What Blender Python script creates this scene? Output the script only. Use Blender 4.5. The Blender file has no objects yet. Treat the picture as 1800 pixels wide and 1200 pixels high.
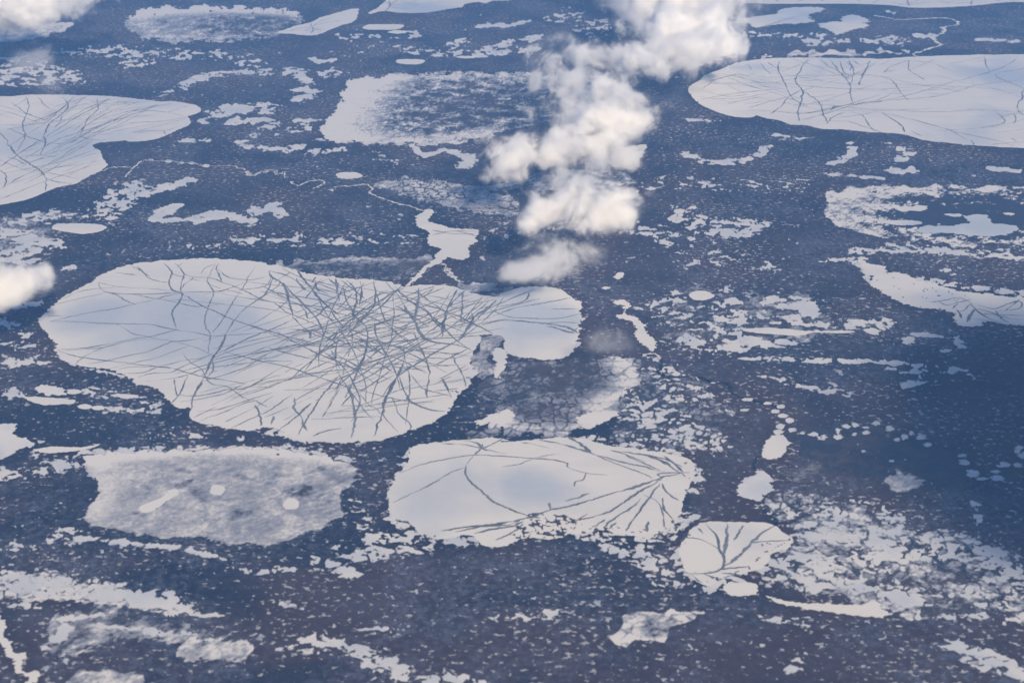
import bpy, bmesh, math, random
import numpy as np
from mathutils import Vector

R = math.radians
S = bpy.context.scene
C = S.collection
random.seed(7)

# ------------------------------------------------------------------ camera, world, sun, exposure
H, DEP, HFOV = 1500.0, R(25.0), R(40.0)          # flying height (m), dip of the view axis, lens
FPX = 900.0 / math.tan(HFOV / 2)
cam_d = bpy.data.cameras.new('camera')
cam = bpy.data.objects.new('camera', cam_d)
C.objects.link(cam)
cam.location = (0, 0, H)
cam.rotation_euler = (math.pi / 2 - DEP, 0, 0)
cam_d.sensor_width = 52.0
cam_d.angle = HFOV
cam_d.clip_start, cam_d.clip_end = 1.0, 80000.0
cam_d.dof.use_dof = True
cam_d.dof.focus_distance = 4300.0
cam_d.dof.aperture_fstop = 0.01
S.camera = cam

SUN_EL, SUN_AZ = R(33.0), R(160.0)               # the sun stands behind the aeroplane, a little to its right
w = bpy.data.worlds.new('World')
S.world = w
w.use_nodes = True
nt = w.node_tree
bg = nt.nodes['Background']
sky = nt.nodes.new('ShaderNodeTexSky')
sky.sky_type = 'NISHITA'
sky.sun_disc = False
sky.sun_elevation = SUN_EL
sky.sun_rotation = SUN_AZ
sky.altitude = 1500
nt.links.new(sky.outputs[0], bg.inputs[0])
bg.inputs[1].default_value = 0.06
sd = Vector((math.sin(SUN_AZ) * math.cos(SUN_EL), math.cos(SUN_AZ) * math.cos(SUN_EL), math.sin(SUN_EL)))
sun_d = bpy.data.lights.new('sun', 'SUN')
sun_d.energy = 4.1
sun_d.angle = R(3.0)
sun_d.color = (1.0, 0.81, 0.56)
sun = bpy.data.objects.new('sun', sun_d)
sun.location = (0, 0, 3000)
sun.rotation_euler = sd.to_track_quat('Z', 'Y').to_euler()
C.objects.link(sun)
S.view_settings.view_transform = 'Standard'
S.view_settings.look = 'None'
S.view_settings.gamma = 1
S.view_settings.use_curve_mapping = False
S.view_settings.exposure = 0.72
S.cycles.use_denoising = True
S.cycles.denoiser = 'OPENIMAGEDENOISE'
S.cycles.denoising_prefilter = 'ACCURATE'
S.cycles.volume_bounces = 12
S.cycles.max_bounces = 14
S.cycles.volume_step_rate = 1.0
S.cycles.volume_max_steps = 512

# ------------------------------------------------------------------ measuring: a point of the photograph (1800 x 1200) to a point at height z
CD, SD = math.cos(DEP), math.sin(DEP)
def ground(px, py, z=0.0):
    xr = (np.asarray(px, float) - 900.0) / FPX
    yr = (600.0 - np.asarray(py, float)) / FPX
    dz = -SD + yr * CD
    t = (H - z) / -dz
    return xr * t, (CD + yr * SD) * t
def gpts(pts, z=0.0):
    a = np.array(pts, float)
    x, y = ground(a[:, 0], a[:, 1], z)
    return np.stack([x, y], 1)
def tile(x0, y0, pts):                            # coordinates read off a three times enlarged section
    return [(x0 + x / 3.0, y0 + y / 3.0) for x, y in pts]

# ------------------------------------------------------------------ noise
_rs = np.random.RandomState(11)
_perm = _rs.permutation(4096)
_ang = _rs.rand(4096) * 2 * np.pi
_gx, _gy = np.cos(_ang), np.sin(_ang)
def _h(ix, iy, seed):
    return _perm[(_perm[(ix + seed * 131) & 4095] + iy) & 4095]
def perlin(x, y, seed=0):
    ix, iy = np.floor(x).astype(np.int64), np.floor(y).astype(np.int64)
    fx, fy = x - ix, y - iy
    u, v = fx * fx * fx * (fx * (fx * 6 - 15) + 10), fy * fy * fy * (fy * (fy * 6 - 15) + 10)
    def g(dx, dy):
        h = _h(ix + dx, iy + dy, seed)
        return _gx[h] * (fx - dx) + _gy[h] * (fy - dy)
    a, b, c, d = g(0, 0), g(1, 0), g(0, 1), g(1, 1)
    return (a + (b - a) * u) * (1 - v) + (c + (d - c) * u) * v
def fbm(x, y, wl, octs=4, seed=0, gain=0.55):
    s, a = 0.0, 1.0
    for k in range(octs):
        s = s + a * perlin(x / wl + 17.3 * k, y / wl - 9.1 * k, seed + k)
        wl, a = wl / 2.03, a * gain
    return s
def worley(x, y, wl, seed=0):
    x, y = x / wl, y / wl
    ix, iy = np.floor(x).astype(np.int64), np.floor(y).astype(np.int64)
    f1 = np.full(x.shape, 9.0); f2 = np.full(x.shape, 9.0)
    for dx in (-1, 0, 1):
        for dy in (-1, 0, 1):
            h = _h(ix + dx, iy + dy, seed)
            jx = ix + dx + 0.98 * (h % 61) / 61.0
            jy = iy + dy + 0.98 * ((h // 61) % 61) / 61.0
            d = np.hypot(x - jx, y - jy)
            f2 = np.minimum(f2, np.maximum(f1, d)); f1 = np.minimum(f1, d)
    return f1, f2
def rank(n):                                      # noise to evenly spread 0..1
    q = np.quantile(n.ravel()[::37], np.linspace(0, 1, 201))
    return np.interp(n, q, np.linspace(0, 1, 201))
def smooth(a, b, x):
    t = np.clip((x - a) / (b - a), 0, 1)
    return t * t * (3 - 2 * t)
def blur(a, r, n=2):
    for _ in range(n):
        for ax in (0, 1):
            p = np.pad(a, [(r + 1, r) if k == ax else (0, 0) for k in (0, 1)], mode='edge')
            c = np.cumsum(p, axis=ax)
            a = (np.take(c, range(2 * r + 1, c.shape[ax]), axis=ax) - np.take(c, range(0, c.shape[ax] - 2 * r - 1), axis=ax)) / (2 * r + 1)
    return a
def inside(px, py, poly):
    r = np.zeros(np.shape(px), bool)
    n = len(poly)
    for i in range(n):
        x1, y1 = poly[i]; x2, y2 = poly[i - 1]
        if y1 == y2: continue
        m = ((y1 > py) != (y2 > py)) & (px < (x2 - x1) * (py - y1) / (y2 - y1) + x1)
        r ^= m
    return r

# ------------------------------------------------------------------ materials
def mat(name):
    m = bpy.data.materials.new(name)
    m.use_nodes = True
    t = m.node_tree
    return m, t, t.nodes['Principled BSDF']
class N:
    def __init__(s, t): s.t = t
    def n(s, kind, **kw):
        o = s.t.nodes.new('ShaderNode' + kind)
        for k, v in kw.items(): setattr(o, k, v)
        return o
    def link(s, a, b): s.t.links.new(a, b)
    def put(s, sock, v):
        if isinstance(v, bpy.types.NodeSocket): s.link(v, sock)
        else: sock.default_value = v
    def math(s, op, a, b=None, c=None, clamp=False):
        o = s.n('Math', operation=op); o.use_clamp = clamp
        for k, v in enumerate((a, b, c)):
            if v is not None: s.put(o.inputs[k], v)
        return o.outputs[0]
    def mix(s, f, a, b):
        o = s.n('Mix', data_type='RGBA')
        s.put(o.inputs[0], f); s.put(o.inputs[6], a); s.put(o.inputs[7], b)
        return o.outputs[2]
    def ramp(s, v, lo, hi, a=0.0, b=1.0):
        o = s.n('MapRange', interpolation_type='SMOOTHSTEP')
        s.put(o.inputs[0], v); s.put(o.inputs[1], lo); s.put(o.inputs[2], hi); s.put(o.inputs[3], a); s.put(o.inputs[4], b)
        return o.outputs[0]
    def noise(s, vec, wl, detail=4.0, rough=0.55, dist=0.0, stretch=None):
        if stretch:
            mp = s.n('Mapping'); mp.inputs['Scale'].default_value = stretch
            s.link(vec, mp.inputs[0]); vec = mp.outputs[0]
        o = s.n('TexNoise'); s.link(vec, o.inputs['Vector'])
        o.inputs['Scale'].default_value = 1.0 / wl
        o.inputs['Detail'].default_value = detail
        o.inputs['Roughness'].default_value = rough
        o.inputs['Distortion'].default_value = dist
        return o.outputs[0]
    def pos(s):
        return s.n('NewGeometry').outputs['Position']
    def attr(s, name):
        return s.n('Attribute', attribute_name=name).outputs['Fac']

TUNDRA_DARK = (0.007, 0.012, 0.028, 1)
TUNDRA_BROWN = (0.047, 0.032, 0.037, 1)
TUNDRA_FROST = (0.086, 0.096, 0.145, 1)
SNOW = (0.66, 0.65, 0.65, 1)

def tundra_colour(k, p):
    big = k.noise(p, 520, 4, 0.6)
    mid = k.noise(p, 90, 5, 0.62)
    fine = k.noise(p, 17, 4, 0.72)
    warm = k.math('ADD', k.ramp(big, 0.42, 0.62), k.attr('warm'), clamp=True)
    base = k.mix(k.math('MULTIPLY', warm, 0.85), TUNDRA_DARK, TUNDRA_BROWN)
    big2 = k.noise(p, 300, 4, 0.62, 0.5)
    fr = k.math('ADD', k.math('MULTIPLY', k.ramp(mid, 0.40, 0.66), 0.35), k.math('MULTIPLY', k.ramp(fine, 0.44, 0.60), 0.75))
    vo = k.n('TexVoronoi', voronoi_dimensions='2D', feature='DISTANCE_TO_EDGE')
    wv = k.n('VectorMath', operation='ADD')
    nz = k.n('TexNoise'); nz.inputs['Scale'].default_value = 1 / 30.0; k.link(p, nz.inputs['Vector'])
    sc = k.n('VectorMath', operation='SCALE'); sc.inputs['Scale'].default_value = 16.0
    k.link(nz.outputs['Color'], sc.inputs[0]); k.link(p, wv.inputs[0]); k.link(sc.outputs[0], wv.inputs[1])
    k.link(wv.outputs[0], vo.inputs['Vector']); vo.inputs['Scale'].default_value = 1 / 17.0
    trough = k.ramp(vo.outputs['Distance'], 0.02, 0.14)
    fr = k.math('MULTIPLY', fr, k.math('ADD', k.math('MULTIPLY', trough, 0.45), 0.55))
    fr = k.math('MULTIPLY', fr, k.ramp(big2, 0.36, 0.64, 0.28, 1.35))
    fr = k.math('MULTIPLY', fr, k.math('ADD', 0.95, k.attr('dry')))
    fr = k.math('ADD', fr, k.math('MULTIPLY', k.attr('frost'), 0.9), clamp=True)
    col = k.mix(fr, base, TUNDRA_FROST)
    # the finest snow specks in hollows between tussocks
    spk = k.noise(p, 11, 3, 0.6, stretch=(0.75, 1.0, 1.0))
    reg = k.noise(p, 260, 3, 0.6)
    thr = k.math('ADD', 0.632, k.math('MULTIPLY', k.ramp(reg, 0.35, 0.65), -0.06))
    sp = k.ramp(k.math('SUBTRACT', spk, thr), 0.0, 0.05)
    return k.mix(k.math('MULTIPLY', sp, 0.7), col, (0.52, 0.53, 0.57, 1))

M = {}
m, t, b = mat('frozen tundra'); k = N(t); p = k.pos()
k.link(tundra_colour(k, p), b.inputs['Base Color']); b.inputs['Roughness'].default_value = 0.9
b.inputs['Specular IOR Level'].default_value = 0.15
M['ground'] = m

m, t, b = mat('lake ice'); k = N(t); p = k.pos()
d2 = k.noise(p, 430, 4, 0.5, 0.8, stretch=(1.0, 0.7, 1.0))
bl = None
for px, py, r in [(290,575,150),(430,600,120),(390,570,110),(180,560,90),(960,565,75),(560,520,70),(770,860,120),(940,850,80),(40,240,110),(150,250,90),(1770,130,80),(1330,118,40),(1600,55,60),(1440,35,90),(1640,400,60),(1740,395,70),(740,15,60),(1640,520,50)]:  # bluer blobs: mirrored sky painted into the ice colour
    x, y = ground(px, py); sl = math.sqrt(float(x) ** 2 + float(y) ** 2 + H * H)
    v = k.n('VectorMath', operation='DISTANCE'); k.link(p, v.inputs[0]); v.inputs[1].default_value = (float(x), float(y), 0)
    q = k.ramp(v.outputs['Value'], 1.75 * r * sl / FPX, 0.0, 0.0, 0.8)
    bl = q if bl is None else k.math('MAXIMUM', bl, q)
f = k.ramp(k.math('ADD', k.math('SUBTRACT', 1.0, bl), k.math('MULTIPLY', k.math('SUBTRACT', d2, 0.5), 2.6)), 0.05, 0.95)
col = k.mix(f, (0.435, 0.485, 0.565, 1), (0.675, 0.665, 0.65, 1))  # blue to cream imitates sky and cloud reflections on the ice
fine = k.noise(p, 22, 5, 0.7)
col = k.mix(k.math('MULTIPLY', k.ramp(fine, 0.5, 0.75), 0.16), col, (0.76, 0.75, 0.74, 1))
drift = k.noise(p, 120, 5, 0.6, 0.4, stretch=(0.30, 1.0, 1.0))
col = k.mix(k.math('MULTIPLY', k.ramp(drift, 0.46, 0.66), 0.22), col, (0.45, 0.48, 0.53, 1))
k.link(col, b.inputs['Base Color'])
k.link(k.ramp(f, 0, 1, 0.28, 0.5), b.inputs['Roughness'])
b.inputs['IOR'].default_value = 1.31
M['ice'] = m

m, t, b = mat('refrozen crack'); k = N(t); p = k.pos()
n1 = k.noise(p, 40, 4, 0.6)
col = k.mix(k.ramp(n1, 0.35, 0.65), (0.085, 0.102, 0.13, 1), (0.155, 0.178, 0.21, 1))
rnd = k.n('ObjectInfo').outputs['Random']
col = k.mix(k.math('MULTIPLY', k.math('POWER', rnd, 2.0), 0.4), col, (0.36, 0.39, 0.43, 1))
k.link(col, b.inputs['Base Color']); b.inputs['Roughness'].default_value = 0.45; b.inputs['IOR'].default_value = 1.31
M['crack'] = m

m, t, b = mat('snow on pond ice'); k = N(t); p = k.pos()
n1 = k.noise(p, 120, 4, 0.6)
col = k.mix(k.ramp(n1, 0.35, 0.65), (0.50, 0.53, 0.60, 1), (0.66, 0.66, 0.66, 1))
n2 = k.noise(p, 12, 3, 0.6)
col = k.mix(k.math('MULTIPLY', k.ramp(n2, 0.5, 0.8), 0.25), col, (0.42, 0.44, 0.50, 1))
k.link(col, b.inputs['Base Color']); b.inputs['Roughness'].default_value = 0.7
M['snow'] = m

m, t, b = mat('wind packed snow'); k = N(t); p = k.pos()
n1 = k.noise(p, 120, 4, 0.6)
col = k.mix(k.ramp(n1, 0.35, 0.65), (0.49, 0.52, 0.58, 1), (0.63, 0.63, 0.63, 1))
n2 = k.noise(p, 13, 4, 0.65)
th = k.math('ADD', k.attr('thick'), k.math('MULTIPLY', k.math('SUBTRACT', n2, 0.5), 0.16))
col = k.mix(k.ramp(th, -0.05, 0.11), (0.17, 0.195, 0.26, 1), col)
k.link(col, b.inputs['Base Color']); b.inputs['Roughness'].default_value = 0.7
M['packed'] = m

m, t, b = mat('drained lake bed'); k = N(t); p = k.pos()
sn = k.attr('snow')
n1 = k.noise(p, 26, 5, 0.7)
sn = k.math('ADD', sn, k.math('MULTIPLY', k.math('SUBTRACT', n1, 0.5), 0.45))
sn = k.math('ADD', sn, k.math('MULTIPLY', k.math('SUBTRACT', k.noise(p, 8, 5, 0.75), 0.5), 0.75))
bed = k.mix(k.ramp(k.noise(p, 200, 4, 0.6), 0.4, 0.6), (0.022, 0.027, 0.046, 1), (0.046, 0.038, 0.048, 1))
bed = k.mix(k.ramp(sn, -0.1, -0.5), bed, (0.008, 0.016, 0.040, 1))
c1 = k.mix(k.ramp(sn, 0.02, 0.5), bed, (0.25, 0.27, 0.33, 1))
c2 = k.mix(k.ramp(sn, 0.42, 0.95), c1, (0.66, 0.65, 0.645, 1))
k.link(c2, b.inputs['Base Color']); b.inputs['Roughness'].default_value = 0.8
M['bed'] = m

m, t, b = mat('open melt water'); k = N(t)
b.inputs['Base Color'].default_value = (0.012, 0.018, 0.03, 1); b.inputs['Roughness'].default_value = 0.25
b.inputs['IOR'].default_value = 1.33
M['water'] = m

# ------------------------------------------------------------------ object helpers
LAYER = {'basin': 0.25, 'patch': 0.5, 'lake': 0.8, 'pond': 1.0, 'crack': 0.95, 'crack2': 1.15}
def link(name, me, parent=None):
    o = bpy.data.objects.new(name, me)
    C.objects.link(o)
    if parent: o.parent = parent
    return o
def tag(o, label=None, cat=None, group=None, kind=None):
    if label: o['label'] = label
    if cat: o['category'] = cat
    if group: o['group'] = group
    if kind: o['kind'] = kind
    return o
def rough(pts, amp, levels=4, closed=True, seed=0):
    rg = np.random.RandomState(seed)
    a = np.asarray(pts, float)
    for _ in range(levels):
        nx = np.roll(a, -1, 0) if closed else a[1:]
        cu = a if closed else a[:-1]
        d = nx - cu
        nrm = np.stack([-d[:, 1], d[:, 0]], 1)
        ln = np.hypot(d[:, 0], d[:, 1])
        k_ = rg.normal(0, amp, len(d)) * np.where(ln < 22, 1.9, 1.0) * np.minimum(1.0, 60.0 / np.maximum(ln, 1e-6)) ** 0.35
        mid = (cu + nx) / 2 + nrm * k_[:, None]
        out = np.empty((len(cu) * 2 + (0 if closed else 1), 2))
        out[0:2 * len(cu):2] = cu; out[1:2 * len(cu):2] = mid
        if not closed: out[-1] = a[-1]
        a = out
    return a
def spline(pts, per=4, closed=False):
    a = np.asarray(pts, float); n = len(a)
    if n < 3: return a
    out = []
    rng = range(n) if closed else range(n - 1)
    for i in rng:
        p0, p1, p2, p3 = (a[(i - 1) % n], a[i], a[(i + 1) % n], a[(i + 2) % n]) if closed else (a[max(i - 1, 0)], a[i], a[i + 1], a[min(i + 2, n - 1)])
        for s_ in range(per):
            u = s_ / per
            out.append(0.5 * (2 * p1 + (p2 - p0) * u + (2 * p0 - 5 * p1 + 4 * p2 - p3) * u * u + (3 * p1 - p0 - 3 * p2 + p3) * u ** 3))
    if not closed: out.append(a[-1])
    return np.array(out)
def sheet_mesh(name, outline, z, m, origin):
    me = bpy.data.meshes.new(name)
    ox, oy = origin
    bm = bmesh.new()
    vs = [bm.verts.new((x - ox, y - oy, 0)) for x, y in outline]
    bm.faces.new(vs)
    bmesh.ops.triangulate(bm, faces=bm.faces[:])
    for f_ in bm.faces:
        if f_.normal.z < 0: f_.normal_flip()
    bm.to_mesh(me); bm.free()
    me.materials.append(m)
    return me
_seed = [100]
SHORES = []                                       # photo outlines of ice sheets, to keep loose patches off them
def sheet(name, pts, m, layer, label, cat, kind=None, group=None, amp=0.10, levels=4, sp=True, keep=True, parent=None):
    _seed[0] += 1
    if keep: SHORES.append(pts)
    g = gpts(pts)
    if sp: g = spline(g, 2, True)
    g = rough(g, amp, levels, True, _seed[0])
    c = g.mean(0)
    me = sheet_mesh(name, g, 0, m, c)
    o = link(name, me)
    o.location = (c[0], c[1], LAYER[layer])
    tag(o, label, cat, group, kind)
    return o
def strip_mesh(name, line, width, m, origin, seed, taper=True, jag=0.25):
    rg = np.random.RandomState(seed)
    a = np.asarray(line, float)
    d = np.gradient(a, axis=0)
    d /= np.maximum(np.hypot(d[:, 0], d[:, 1]), 1e-6)[:, None]
    nrm = np.stack([-d[:, 1], d[:, 0]], 1)
    n = len(a)
    u = np.linspace(0, 1, n)
    wv = np.full(n, width / 2.0)
    if taper: wv = wv * (0.35 + 0.65 * np.minimum(1, np.minimum(u, 1 - u) * 6))
    kn = rg.normal(0, 1, max(4, n // 6 + 3)); wv = wv * np.clip(1 + (0.35 if taper else 0.45) * np.interp(np.linspace(0, len(kn) - 1, n), np.arange(len(kn)), kn), 0.3, 2.2)
    wl = wv * (1 + rg.normal(0, jag, n)); wr = wv * (1 + rg.normal(0, jag, n))
    L = a + nrm * np.maximum(wl, 0.3)[:, None]; Q = a - nrm * np.maximum(wr, 0.3)[:, None]
    v = [(x - origin[0], y - origin[1], 0) for x, y in L] + [(x - origin[0], y - origin[1], 0) for x, y in Q]
    f = [(n + i, n + i + 1, i + 1, i) for i in range(n - 1)]
    me = bpy.data.meshes.new(name)
    me.from_pydata(v, [], f)
    me.materials.append(m)
    return me
def strip(name, pts, width, m, layer, label, cat, kind=None, group=None, seed=0, bend=0.10, jag=0.3):
    g = rough(spline(gpts(pts), 3), bend, 3, False, seed)
    c = g.mean(0)
    o = link(name, strip_mesh(name, g, width, m, c, seed, False, jag))
    o.location = (c[0], c[1], LAYER[layer])
    return tag(o, label, cat, group, kind)
def ell(cx, cy, rx, ry, n=12, jit=0.12, seed=0):
    rg = random.Random(seed + int(cx * 7 + cy * 13))
    return [(cx + rx * math.cos(a) * (1 + rg.uniform(-jit, jit)), cy + ry * math.sin(a) * (1 + rg.uniform(-jit, jit))) for a in [2 * math.pi * i / n for i in range(n)]]

A, B_, C_, D_, E_, F_, G_, H_, I_ = (0, 0), (600, 0), (1200, 0), (0, 400), (600, 400), (1200, 400), (0, 800), (600, 800), (1200, 800)

# ------------------------------------------------------------------ the lakes
LAKES = {}
def lake(key, pts, label, amp=0.07, m='ice', layer='lake'):
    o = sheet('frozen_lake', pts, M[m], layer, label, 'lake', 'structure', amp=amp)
    LAKES[key] = (o, pts)
lake('west', tile(*A, [(0,510),(60,510),(130,502),(250,500),(380,502),(480,505),(560,507),(620,512),(700,520),(780,530),(850,537),(920,535),(980,545),(1030,555),(1055,570),(1057,590),(1020,607),(990,615),(1000,630),(1005,650),(985,668),(940,685),(900,705),(840,730),(780,742),(720,748),(675,748),(660,742),(600,748),(540,752),(490,765),(500,785),(530,795),(535,825),(560,860),(568,870),(530,905),(480,925),(420,960),(380,975),(300,990),(240,1015),(180,1040),(120,1060),(60,1070),(0,1083),(-200,1110),(-420,1000),(-460,800),(-380,620),(-200,530)]),
     'pale blue frozen lake cut by the left edge of the view, fan of hairline cracks, long tongue to the east', amp=0.05)
lake('main', [(68,563),(80,550),(98,533),(120,517),(143,505),(165,492),(190,477),(220,467),(255,461),(300,457),(345,455),(385,455),(430,458),(465,462),(500,470),(530,478),(560,484),(590,488),(620,490),(650,492),(680,495),(700,500),(712,505),(735,502),(760,501),(790,503),(820,511),(845,519),(862,520),(875,522),(885,515),(905,508),(930,503),(955,504),(985,508),(1002,520),(1010,528),(1023,530),(1020,545),(1024,555),(1018,570),(1017,590),(1012,605),(1005,620),(985,631),(960,633),(930,630),(910,627),(893,622),(887,614),(885,605),(888,598),(883,592),(873,589),(850,588),(845,600),(835,615),(828,635),(832,650),(843,655),(830,665),(823,680),(810,690),(797,703),(795,715),(775,733),(760,742),(740,750),(715,760),(690,768),(660,775),(620,778),(580,778),(540,776),(520,770),(500,760),(480,752),(462,751),(455,755),(430,756),(405,754),(375,750),(350,742),(335,735),(333,725),(337,718),(315,718),(298,710),(290,697),(280,685),(260,678),(238,675),(230,665),(205,652),(180,647),(150,645),(125,638),(105,630),(95,615),(100,604),(90,597),(80,583),(70,572)],
     'largest frozen lake, white ice crazed all over with a dense web of dark cracks', amp=0.10)
lake('south', [(683,880),(680,868),(690,850),(700,835),(715,815),(720,795),(722,788),(745,780),(780,776),(830,772),(870,770),(910,775),(950,772),(1000,768),(1040,775),(1070,783),(1110,788),(1150,793),(1190,800),(1215,810),(1222,825),(1215,845),(1210,860),(1200,885),(1195,905),(1180,920),(1165,933),(1145,940),(1110,942),(1080,940),(1070,932),(1040,933),(1020,940),(1000,938),(985,945),(960,948),(930,945),(910,950),(885,960),(865,962),(845,957),(835,945),(815,940),(795,945),(770,948),(745,942),(733,935),(725,920),(705,915),(690,905),(683,893)],
     'oval frozen lake below the most cracked lake, smooth ice with a spray of cracks at its eastern end')
lake('fan', [(1192,965),(1205,945),(1215,930),(1228,922),(1250,916),(1275,918),(1300,917),(1340,918),(1365,925),(1375,935),(1392,945),(1393,955),(1385,965),(1360,972),(1350,985),(1335,1000),(1315,1005),(1300,1010),(1280,1012),(1265,1018),(1250,1030),(1235,1028),(1220,1018),(1205,1005),(1197,985)],
     'small round frozen lake whose few dark cracks spread like the ribs of a fan')
lake('east', tile(*C_, [(28,470),(50,445),(100,420),(110,400),(180,375),(230,355),(300,330),(400,315),(500,307),(650,305),(800,307),(950,308),(1050,312),(1150,305),(1300,298),(1450,293),(1600,290),(1800,288),(2050,292),(2250,400),(2300,600),(2150,760),(1950,790),(1800,782),(1650,775),(1500,765),(1350,750),(1270,740),(1200,720),(1130,705),(1000,700),(900,690),(820,683),(740,683),(680,668),(630,660),(570,660),(520,640),(430,622),(390,610),(370,620),(300,620),(230,608),(150,580),(90,550),(50,515)]),
     'large bright frozen lake right of the clouds with fine branching cracks on smooth ice', amp=0.05)
lake('north_east', tile(*C_, [(330,18),(200,-20),(330,-90),(900,-130),(1600,-120),(2100,-60),(2050,5),(1900,12),(1700,15),(1600,25),(1500,35),(1350,42),(1200,42),(1100,30),(1000,25),(850,22),(700,22),(550,22)]),
     'frozen lake running along the upper edge of the view on the right', amp=0.04)
lake('north', tile(*B_, [(200,35),(230,8),(260,-30),(500,-70),(800,-60),(930,-20),(880,5),(800,5),(760,20),(720,12),(650,25),(640,40),(560,50),(480,65),(400,70),(300,68),(240,60),(190,65),(160,75),(140,70),(180,50)]),
     'frozen lake at the upper edge of the view left of the clouds, cut off by the frame', amp=0.05)
lake('neck', [(485,58),(500,53),(523,45),(547,40),(560,32),(580,27),(600,21),(620,16),(632,17),(627,28),(625,36),(613,42),(600,45),(580,53),(563,60),(547,63),(520,61)],
     'narrow slanting frozen lake with star cracks joined to the half drained far lake')
lake('ragged_west', tile(*C_, [(265,120),(330,95),(420,85),(500,75),(510,55),(580,40),(700,40),(745,45),(740,60),(690,70),(650,85),(680,105),(690,115),(620,125),(500,130),(440,140),(380,145),(350,125),(300,125)]),
     'ragged pale blue far lake beside the uppermost cloud', amp=0.2)
lake('ragged_east', tile(*C_, [(710,130),(760,120),(840,110),(850,88),(900,80),(940,90),(975,100),(990,135),(940,150),(890,160),(850,178),(800,183),(780,165),(750,150)]),
     'ragged pale blue far lake with a pointed southern end at the head of the winding stream', amp=0.2)
lake('south_east', tile(*F_, [(915,160),(960,155),(965,185),(1010,195),(1070,205),(1080,230),(1060,245),(1140,235),(1200,260),(1280,290),(1350,305),(1440,330),(1530,345),(1640,350),(1700,365),(1800,370),(2000,380),(2050,450),(1950,520),(1800,520),(1740,515),(1690,510),(1640,500),(1580,495),(1570,515),(1540,522),(1470,518),(1440,500),(1430,470),(1440,455),(1400,435),(1340,432),(1260,425),(1180,405),(1100,375),(1040,330),(1000,310),(985,290),(1000,270),(1010,255),(965,250),(945,225),(940,190)]),
     'ragged crescent shaped frozen lake at the right edge with a knot of grey cracks', amp=0.16)
lake('river_pool', [(733,383),(745,370),(758,368),(762,375),(755,384),(752,390),(775,395),(800,402),(838,403),(841,410),(835,418),(840,425),(825,432),(822,440),(825,450),(815,457),(795,455),(785,452),(770,465),(755,470),(740,485),(722,500),(710,505),(720,495),(735,480),(745,470),(755,460),(765,455),(763,448),(775,440),(770,435),(755,432),(750,420),(757,412),(748,405),(735,400),(730,392)],
     'irregular frozen pool draining by a straight white inlet into the most cracked lake', amp=0.10)
lake('cloud_pool', tile(*B_, [(1310,845),(1330,830),(1400,810),(1500,780),(1560,770),(1610,765),(1590,820),(1550,860),(1530,895),(1480,880),(1440,885),(1410,860),(1340,855)]),
     'frozen lake half hidden beneath the right flank of the middle cloud', amp=0.12)
lake('outlet', [(869,613),(880,612),(889,618),(893,627),(888,640),(890,647),(883,653),(880,665),(868,663),(870,640),(875,638),(867,630)],
     'short white ice channel below the smooth eastern bay of the most cracked lake', amp=0.12, layer='pond')
lake('delta_west', [(833,743),(857,733),(877,723),(893,720),(900,727),(907,733),(893,743),(877,747),(860,742),(847,748)],
     'small white pool at the western foot of the polygon cracked delta', amp=0.14, layer='pond')
lake('delta_east', [(1013,733),(1033,725),(1067,722),(1090,725),(1067,740),(1040,753),(1027,753),(1017,740)],
     'small white pool at the southeastern foot of the polygon cracked delta', amp=0.12, layer='pond')

# ------------------------------------------------------------------ named ponds
def pond(pts, label, amp=0.10, group=None, m='ice', name='frozen_pond', cat='pond', levels=3):
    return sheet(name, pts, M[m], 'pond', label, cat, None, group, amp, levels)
pond(tile(*B_, [(110,148),(140,132),(200,130),(320,132),(325,145),(290,158),(200,160),(140,158)]), 'flat oval pond below the far lake cut off by the upper frame edge', 0.06)
pond(tile(*B_, [(245,172),(280,162),(345,165),(340,175),(290,180)]), 'slim pond just below the flat oval pond near the upper edge')
pond(tile(*B_, [(285,325),(310,315),(400,314),(440,320),(435,332),(400,342),(330,340),(300,335)]), 'oval pond just north of the large drained lake', 0.06)
pond(tile(*B_, [(600,302),(650,297),(710,299),(700,308),(640,310)]), 'thin pond within the streaky band north of the large drained lake')
pond([(92,399),(100,394),(130,393),(165,394),(188,399),(177,407),(147,412),(117,408),(94,404)], 'smooth oval pond south of the lake cut by the left edge', 0.04)
pond([(590,309),(596,304),(620,303),(634,306),(637,311),(620,315),(600,315)], 'oval pond beside the meandering stream in the upper middle', 0.05)
pond(ell(1232,520,23,8), 'round white pond between the speckled patches right of centre', 0.05)
pond(tile(*F_, [(315,538),(380,530),(480,530),(580,538),(650,548),(750,545),(880,545),(910,553),(850,558),(700,555),(640,568),(590,573),(500,565),(400,558),(330,548)]), 'long narrow pond drawn out to a point, right of centre', 0.05)
pond(tile(*E_, [(1440,258),(1460,238),(1490,240),(1485,265),(1455,275)]), 'tiny round pond above the beaded river right of centre', 0.06)
pond(tile(*E_, [(1370,320),(1400,312),(1420,320),(1400,328)]), 'tiny pond at the tip of the thin mist right of centre')
pond(tile(*F_, [(415,1185),(430,1145),(470,1098),(515,1093),(548,1110),(555,1150),(530,1200),(470,1222),(425,1215)]), 'bright rounded pond at the lower end of the string of beads', 0.10)
pond(tile(*I_, [(290,180),(310,150),(380,90),(430,85),(460,110),(480,140),(470,190),(420,220),(410,245),(350,230),(310,220)]), 'blurred round snow covered pond above the small fan cracked lake', 0.16, m='snow')
pond(tile(*I_, [(230,680),(260,668),(380,675),(395,700),(390,735),(300,745),(240,735),(215,700)]), 'squarish white pond directly below the small fan cracked lake', 0.10)
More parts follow.
